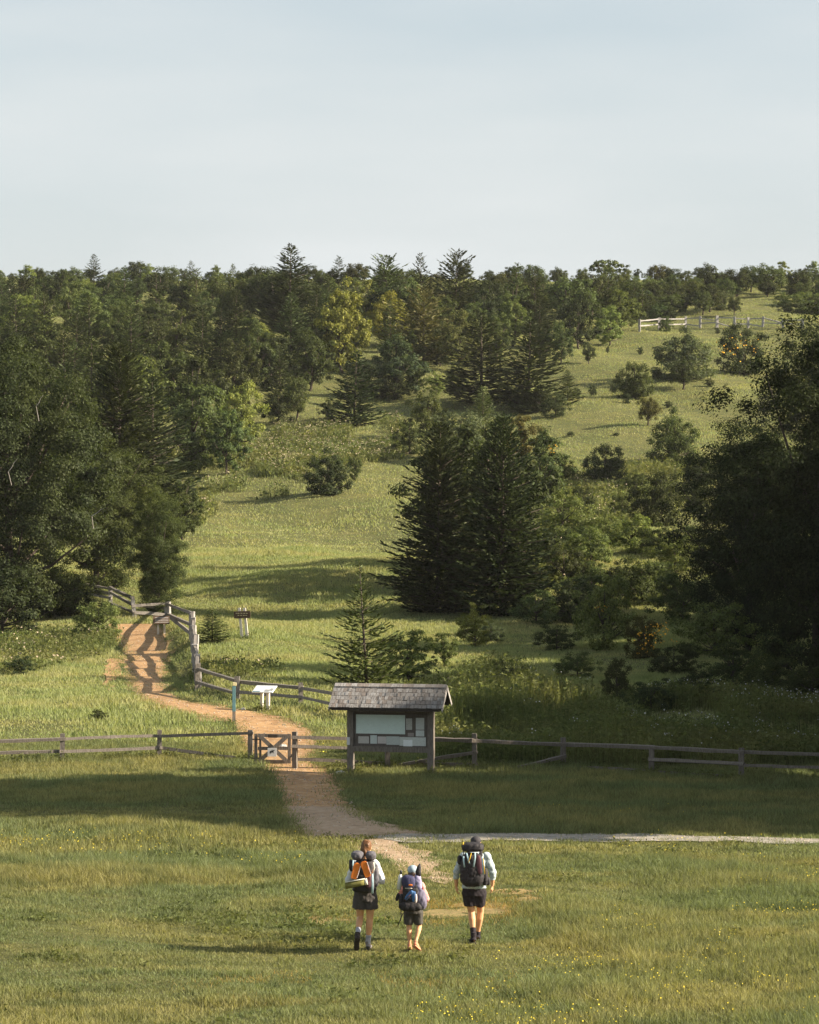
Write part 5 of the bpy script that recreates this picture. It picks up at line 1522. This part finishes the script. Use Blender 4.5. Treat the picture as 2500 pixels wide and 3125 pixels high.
m = MB(); pillow(m, loc_((.095, -.26, 1.56)), (.175, .26, .15), 2.6, rot=Matrix.Rotation(.15, 3, 'Y')); fuse(m, 'top_roll', M['pack_grey'], pk, .012, 2)
m = MB(); pillow(m, loc_((-.225, -.24, 1.40)), (.07, .16, .2), 2.6); fuse(m, 'side_pocket', M['pack_black'], pk, .012, 2)
m = MB(); pillow(m, loc_((.17, -.24, 1.22)), (.10, .17, .34), 2.6); fuse(m, 'side_pocket', M['pack_grey'], pk, .012, 2)
m = MB(); pillow(m, loc_((.06, -.40, 1.17)), (.11, .07, .24), 2.6); fuse(m, 'front_pocket', M['maroon'], pk, .01, 2)
m = MB(); pillow(m, loc_((-.01, -.20, 1.015)), (.40, .30, .11), 2.8); fuse(m, 'hip_belt', M['pack_black'], pk, .012, 2)
strap_between([loc_((.118, -.405, 1.31)), loc_((.122, -.425, 1.14)), loc_((.118, -.40, .97))], .016, .006, M['strap_blue'], 'strap', pk)
strap_between([loc_((.135, -.40, 1.47)), loc_((.15, -.41, 1.38)), loc_((.118, -.41, 1.29))], .014, .006, M['foam_white'], 'strap', pk)
strap_between([loc_((-.19, -.40, 1.50)), loc_((-.195, -.41, 1.42)), loc_((-.175, -.41, 1.18))], .010, .006, M['strap_blue'], 'strap', pk)
for sx in (-1, 1):
    strap_between([loc_((sx * .10, -.13, 1.42)), loc_((sx * .10, .02, 1.50)), loc_((sx * .10, .13, 1.42)), loc_((sx * .12, .14, 1.22)), loc_((sx * .17, .0, 1.08)), loc_((sx * .15, -.13, 1.06))], .028, .010, M['pack_black'], 'shoulder_strap', pk)
def sandal(c, tilt, label):
    m = MB(); prof = [(-.135, .022), (-.12, .042), (-.06, .045), (0, .042), (.06, .05), (.105, .046), (.13, .024)]
    Rm = Matrix.Rotation(tilt, 3, 'Y'); f = []; bk = []
    for z_, w_ in prof:
        f += [Rm @ Vector((-w_ * 1.15, -.014, z_)), Rm @ Vector((w_ * 1.15, -.014, z_))]; bk += [Rm @ Vector((-w_ * 1.15, .014, z_)), Rm @ Vector((w_ * 1.15, .014, z_))]
    n = len(prof); vs = f + bk; fs = []
    for i in range(n - 1):
        a = 2 * i; fs += [(a, a + 1, a + 3, a + 2), (2 * n + a, 2 * n + a + 2, 2 * n + a + 3, 2 * n + a + 1), (a, a + 2, 2 * n + a + 2, 2 * n + a), (a + 1, 2 * n + a + 1, 2 * n + a + 3, a + 3)]
    fs += [(0, 2 * n, 2 * n + 1, 1), (2 * n - 2, 2 * n - 1, 4 * n - 1, 4 * n - 2)]
    m.add(vs, fs)
    e = empty('sandal', W0 + Vector(c)); m.build('sole', M['orange_rubber'], e, bevel=.006)
    r_ = MB(); r_.tube([Rm @ Vector((.052, -.016, -.10)), Rm @ Vector((.056, -.018, .0)), Rm @ Vector((.057, -.016, .10))], [(.006, .004)] * 3, 6); r_.build('rim', M['pale_rubber'], e)
    s_ = MB(); s_.tube([Rm @ Vector((-.05, .012, .05)), Rm @ Vector((0, .05, .06)), Rm @ Vector((.05, .012, .05))], [(.006, .02)] * 3, 6); s_.build('strap', M['sole'], e)
    tag(e, label, 'sandal')
sandal((-.150, -.435, 1.335), R(16), 'left of the two orange sandals strapped to the black backpack')
sandal((.012, -.445, 1.365), R(-19), 'right one of the two orange sandals strapped to the black backpack')
f_ = empty('foam_pad', W0 + Vector((-.138, -.43, 1.13))); tag(f_, 'olive foam pad tied across the lower back of the pack', 'foam pad')
m = MB(); m.tube([(-.175, 0, -.035), (-.06, -.01, -.012), (.06, -.01, .012), (.135, 0, .026)], [(.05, .052)] * 4, 12, side=(0, 1, 0)); m.build('roll', M['foam_olive'], f_, True)
m = MB(); m.tube([(.136, 0, .0262), (.18, 0, .036)], [(.052, .054)] * 2, 12, side=(0, 1, 0)); m.build('end', M['foam_white'], f_, True)
m = MB(); m.tube([(-.17, -.03, .024), (.0, -.04, .058), (.14, -.03, .082)], [(.018, .008)] * 3, 8, side=(0, 1, 0)); m.build('edge', M['foam_white'], f_, True)

# ---- child in the middle
c0 = at(1262, 2902); C0 = Vector(c0); s = .80
JC = dict(head=(-.012, .04, 1.262), hs=.92, turn=0, neck=(0, 0, 1.09),
  torso=[(.66, 0, 0, .125, .09), (.74, 0, 0, .13, .092), (.84, 0, 0, .112, .085), (.95, 0, .0, .12, .088), (1.05, 0, 0, .125, .08), (1.09, 0, 0, .06, .05)],
  armL=((-.14, 0, 1.04), (-.215, .02, .86), (-.14, .17, .87), (.2, 1, .1), (.6, .2, -.7), 1), armR=((.14, 0, 1.05), (.205, .0, .83), (.16, .14, .74), (-.1, .9, -.3), (-.8, .1, -.2), -1),
  legL=((-.07, 0, .68), (-.072, .04, .39), (-.062, .01, .085), (-.055, .11, .03), (-.062, -.03, .04)), legR=((.07, 0, .68), (.095, .06, .39), (.035, -.10, .155), (.088, -.03, .035), (.022, -.14, .12)))
child, q, Rz = person('child in a pale blue cap, pink shirt and dark shorts walking between two adults', C0, JC, s)
h = MB(); h.ball(q(0, -.03, -.005), (.08 * .92, .075 * .92, .08 * .92), 14, 8); fuse(h, 'hair', M['brown_hair'], child, .009, 2)
h = MB(); h.ball(q(0, -.006, .045), (.086, .098, .078), 16, 10); pillow(h, q(0, .115, .035), (.14, .12, .014), 2.4); fuse(h, 'cap', M['blue_cap'], child, .008, 2)
sh = MB(); torso_rings(sh, [(.72, 0, 0, .128, .098), (.84, 0, 0, .128, .096), (.96, 0, 0, .132, .1), (1.05, 0, 0, .13, .088), (1.10, 0, 0, .066, .056)])
limb(sh, [(-.125, 0, 1.04), (-.215, .02, .865), (-.17, .11, .87)], [.058, .052, .046], end=False); limb(sh, [(.125, 0, 1.05), (.205, .0, .83), (.18, .09, .78)], [.060, .054, .048], end=False)
fuse(sh, 'shirt', M['pink_shirt'], child, .009, 3)
st = MB(); torso_rings(st, [(.60, 0, 0, .145, .105), (.68, 0, 0, .142, .102), (.75, 0, 0, .13, .098)])
limb(st, [(-.07, 0, .64), (-.083, .025, .425)], [.088, .074], end=False); limb(st, [(.068, 0, .64), (.085, .04, .43)], [.088, .074], end=False)
fuse(st, 'shorts', M['grey_shorts'], child, .009, 3)
for sd, so in (('L', M['sole']), ('R', M['shoe_orange'])):
    hip, kn, an, toe, heel = JC['leg' + sd]
    shoe(child, an, toe, heel, M['shoe_orange'], .82, so, 'shoe', .03)
pk = empty('backpack', C0 + Vector((0, -.1, .68))); tag(pk, 'navy and grey backpack with an orange badge worn by the child', 'backpack')
def loc_(c): return (c[0], c[1] + .1, c[2] - .68)
m = MB(); pillow(m, loc_((-.045, -.22, .97)), (.27, .22, .50), 3.2, taper=.04); fuse(m, 'pack_body', M['pack_black'], pk, .010, 2)
m = MB(); pillow(m, loc_((-.078, -.24, 1.145)), (.225, .25, .22), 2.8); lid = fuse(m, 'lid', M['pack_navy'], pk, .010, 2)
m = MB(); pillow(m, loc_((-.048, -.362, 1.105)), (.066, .016, .032), 3); fuse(m, 'badge', M['orange_rubber'], lid, .004, 1)
strap_between([loc_((-.135, -.352, 1.055)), loc_((-.08, -.368, 1.056)), loc_((-.02, -.358, 1.054))], .004, .005, M['foam_white'], 'piping', lid)
m = MB(); pillow(m, loc_((.072, -.21, 1.125)), (.125, .2, .27), 2.8, rot=Matrix.Rotation(-.06, 3, 'Y')); fuse(m, 'side_pocket', M['pack_lilac'], pk, .010, 2)
m = MB(); pillow(m, loc_((.115, -.22, .86)), (.20, .2, .34), 2.6, rot=Matrix.Rotation(-.14, 3, 'Y')); fuse(m, 'side_pocket', M['pack_mauve'], pk, .010, 2)
m = MB(); pillow(m, loc_((-.04, -.24, .755)), (.40, .22, .17), 2.8); fuse(m, 'bottom_pocket', M['pack_black'], pk, .010, 2)
m = MB(); pillow(m, loc_((-.19, -.2, .83)), (.09, .18, .24), 2.6); fuse(m, 'side_pocket', M['pack_black'], pk, .010, 2)
strap_between([loc_((-.20, -.26, .70)), loc_((-.20, -.27, .57)), loc_((-.255, -.27, .43))], .007, .004, M['pack_black'], 'dangling_strap', pk)
strap_between([loc_((-.14, -.27, .67)), loc_((-.19, -.28, .60)), loc_((-.205, -.275, .52))], .006, .004, M['pack_black'], 'dangling_strap', pk)
for sx in (-1, 1):
    strap_between([loc_((sx * .08, -.1, 1.06)), loc_((sx * .08, .02, 1.11)), loc_((sx * .08, .10, 1.05)), loc_((sx * .09, .11, .9)), loc_((sx * .13, .0, .80)), loc_((sx * .12, -.1, .79))], .022, .008, M['pack_black'], 'shoulder_strap', pk)
jk = empty('jacket', C0 + Vector((-.03, -.36, .93))); tag(jk, 'blue jacket stuffed under straps of the pack of the child', 'jacket')
m = MB(); m.tube([(-.10, 0, -.06), (-.05, -.02, .02), (.01, -.03, .065), (.06, -.02, .05)], [(.022, .02), (.035, .03), (.042, .03), (.03, .02)], 10); pillow(m, (.035, -.02, -.01), (.075, .06, .17), 2.4); fuse(m, 'jacket_body', M['blue_cloth'], jk, .008, 3)
m = MB(); pillow(m, (.068, -.028, -.035), (.045, .05, .15), 2.4); fuse(m, 'lining', M['pale_rubber'], jk, .007, 3)
m = MB(); m.tube([(-.105, -.012, -.068), (-.06, -.038, -.005), (-.01, -.048, .03)], [.008, .010, .006], 8); m.build('trim', M['maroon'], jk, True)
m = MB(); m.tube([(0, 0, -.10), (-.01, 0, -.03), (.004, 0, .04), (.018, 0, .10)], [(.040, .03), (.046, .032), (.034, .024), (.010, .010)], 12); free('pouch', m, M['pack_black'], C0 + Vector((.085, -.24, 1.335)), 'black pointed pouch sticking up from the pack of the child', 'pouch')
bt = empty('water_bottle', C0 + Vector((-.215, -.22, 1.02))); tag(bt, 'white water bottle with black cap in the side of the small pack', 'bottle')
m = MB(); m.tube([(-.02, 0, 0), (.0, 0, .16), (.006, 0, .21), (.012, 0, .245)], [.036, .036, .033, .016], 14); m.build('bottle_body', M['plastic_white'], bt, True)
m = MB(); m.tube([(.013, 0, .246), (.017, 0, .285), (.0185, 0, .305)], [.019, .019, .014], 12); m.build('bottle_cap', M['plastic_black'], bt, True)
m = MB(); pillow(m, (0, 0, .03), (.06, .07, .14), 2.4, rot=Matrix.Rotation(.3, 3, 'Y')); m.tube([(.03, 0, .11), (.045, 0, .17)], [.006, .005], 6); fuse_ = fuse(m, 'pouch', M['pack_black'], None, .007, 1); fuse_.location = C0 + Vector((-.255, -.16, .86)); tag(fuse_, 'small black pouch dangling at the left of the small pack', 'pouch')

# ---- man at right
m0 = at(1449, 2878); M0 = Vector(m0)
JM = dict(head=(.02, .07, 1.63), hs=1.04, turn=R(8), neck=(0, .01, 1.46),
  torso=[(.86, -.01, 0, .16, .12), (.95, -.01, 0, .17, .125), (1.08, 0, 0, .165, .12), (1.25, 0, .0, .175, .125), (1.38, 0, 0, .185, .12), (1.45, 0, 0, .16, .095), (1.49, 0, 0, .075, .065)],
  armL=((-.195, 0, 1.43), (-.305, .0, 1.17), (-.302, .06, .94), (.05, .15, -1), (.9, .2, .1), 1), armR=((.205, 0, 1.43), (.300, -.02, 1.17), (.292, .05, .945), (-.04, .18, -1), (-.9, .2, .1), -1),
  legL=((-.10, 0, .88), (-.052, .06, .50), (-.022, -.10, .125), (-.04, .04, .04), (-.02, -.15, .055)), legR=((.09, 0, .88), (.098, .14, .51), (.055, .24, .10), (.06, .40, .05), (.05, .2, .05)))
man, q, Rz = person('man in dark cap, pale checked shirt and black shorts walking away at right', M0, JM, 1.05)
h = MB(); h.ball(q(0, -.035, -.012), (.084, .074, .075), 14, 8); h.ball(q(.05, -.0, -.01), (.036, .045, .05), 10, 6); fuse(h, 'hair', M['grey_hair'], man, .009, 2)
h = MB(); h.ball(q(0, -.006, .05), (.089, .104, .074), 16, 10); pillow(h, q(0, .125, .04), (.15, .13, .014), 2.4); fuse(h, 'cap', M['dark_cap'], man, .008, 2)
sh = MB()
torso_rings(sh, [(.905, -.01, 0, .205, .15), (.97, -.01, 0, .20, .148), (1.1, 0, 0, .185, .135), (1.25, 0, 0, .19, .138), (1.38, 0, 0, .2, .13), (1.46, 0, 0, .165, .1), (1.505, 0, 0, .08, .07)])
limb(sh, [(-.185, 0, 1.43), (-.303, 0, 1.17), (-.303, .03, 1.06)], [.074, .056, .050], end=False); limb(sh, [(.195, 0, 1.43), (.30, -.02, 1.17), (.297, .01, 1.05)], [.076, .058, .052], end=False)
fuse(sh, 'shirt', M['plaid'], man, .01, 3)
st = MB(); torso_rings(st, [(.78, -.01, 0, .19, .14), (.88, -.01, 0, .19, .14), (.94, -.01, 0, .18, .135)])
limb(st, [(-.095, 0, .84), (-.082, .035, .62)], [.118, .098], end=False); limb(st, [(.085, 0, .84), (.085, .08, .615)], [.118, .095], end=False); limb(st, [(-.005, 0, .80), (-.0, .04, .63)], [.1, .085], end=False)
fuse(st, 'shorts', M['black_cloth'], man, .01, 3)
for sd in 'LR':
    hip, kn, an, toe, heel = JM['leg' + sd]
    shoe(man, an, toe, heel, M['black_cloth'], 1.12, True, 'boot', .06)
    if sd == 'L':
        k_ = Vector(kn); a_ = Vector(an); m = MB(); m.tube([a_, a_.lerp(k_, .2), a_.lerp(k_, .34)], [.046, .047, .054], 12); fuse(m, 'sock', M['black_cloth'], man, .008, 1)
pk = empty('backpack', M0 + Vector((0, -.13, .97))); tag(pk, 'large black backpack with pale strips worn by the man in the cap', 'backpack')
def loc_(c): return (c[0], c[1] + .13, c[2] - .97)
m = MB(); pillow(m, loc_((-.05, -.29, 1.245)), (.40, .29, .56), 3.2, taper=.06); fuse(m, 'pack_body', M['pack_black'], pk, .012, 2)
m = MB(); pillow(m, loc_((-.038, -.28, 1.615)), (.37, .30, .16), 2.8); fuse(m, 'lid', M['pack_black'], pk, .012, 2)
m = MB(); pillow(m, loc_((-.25, -.25, 1.40)), (.08, .16, .16), 2.6); fuse(m, 'side_pocket', M['pack_black'], pk, .012, 2)
m = MB(); pillow(m, loc_((.165, -.22, 1.12)), (.10, .17, .30), 2.6); fuse(m, 'side_pocket', M['pack_black'], pk, .012, 2)
m = MB(); pillow(m, loc_((.215, -.15, 1.04)), (.08, .12, .15), 2.4); fuse(m, 'hip_pocket', M['pack_black'], pk, .010, 2)
m = MB(); pillow(m, loc_((.065, -.425, 1.34)), (.09, .05, .32), 2.6, rot=Matrix.Rotation(-.12, 3, 'Y')); fuse(m, 'front_panel', M['maroon'], pk, .009, 2)
m = MB(); pillow(m, loc_((-.05, -.415, 1.30)), (.17, .07, .36), 2.8); fuse(m, 'front_pocket', M['pack_black'], pk, .010, 2)
for pts, mt in ([((-.195, -.42, 1.48), (-.19, -.43, 1.40), (-.175, -.42, 1.30)), 'strap_blue'], [((-.145, -.43, 1.535), (-.12, -.452, 1.45), (-.10, -.45, 1.37)), 'strap_blue'],
                [((-.005, -.44, 1.54), (-.005, -.455, 1.46), (-.03, -.45, 1.31)), 'strap_blue'], [((.11, -.425, 1.46), (.125, -.44, 1.34), (.14, -.42, 1.18)), 'strap_blue'],
                [((-.065, -.44, 1.535), (-.085, -.455, 1.46), (-.115, -.455, 1.38)), 'yellow_strap'], [((.128, -.43, 1.45), (.142, -.442, 1.33), (.155, -.425, 1.19)), 'yellow_strap']):
    strap_between([loc_(p) for p in pts], .013 if mt == 'strap_blue' else .006, .005, M[mt], 'strip', pk)
for sx in (-1, 1):
    strap_between([loc_((sx * .10, -.14, 1.45)), loc_((sx * .10, .02, 1.53)), loc_((sx * .10, .14, 1.45)), loc_((sx * .12, .16, 1.25)), loc_((sx * .18, .0, 1.06)), loc_((sx * .17, -.14, 1.04))], .03, .010, M['pack_black'], 'shoulder_strap', pk)
tp = empty('trekking_pole', M0 + Vector((-.20, -.33, 1.2))); tag(tp, 'folded trekking pole with a yellow tip standing in the large pack', 'trekking pole')
m = MB(); m.tube([(.02, 0, -.15), (.006, 0, .40)], [.009, .009], 8); m.build('shaft', M['plastic_black'], tp, True)
m = MB(); m.tube([(.0055, 0, .41), (.003, 0, .50)], [.0105, .0105], 8); m.build('pole_grip', M['yellow_strap'], tp, True)
m = MB(); m.tube([(.003, 0, .501), (-.012, 0, .56)], [.012, .009], 8); m.build('pole_tip', M['foam_olive'], tp, True)
# ------------------------------------------------------------------ air
_hm, _ht, _ho = new_mat('haze')
_pv = _ht.nodes.new('ShaderNodeVolumePrincipled')
_pv.inputs['Color'].default_value = (.88, .88, .90, 1)
_pv.inputs['Density'].default_value = 0.00006
_pv.inputs['Anisotropy'].default_value = 0.0
_ht.links.new(_pv.outputs[0], _ho.inputs['Volume'])
_mb = MB(); _zl = float(_V[:, 2].min()) - 1.5
_mb.box((0, 410, (_zl + 60) / 2), (1420, 1000, 60 - _zl))
tag(_mb.build('haze', _hm), 'thin summer haze in the air over the meadow and hillside', 'haze', kind='stuff')
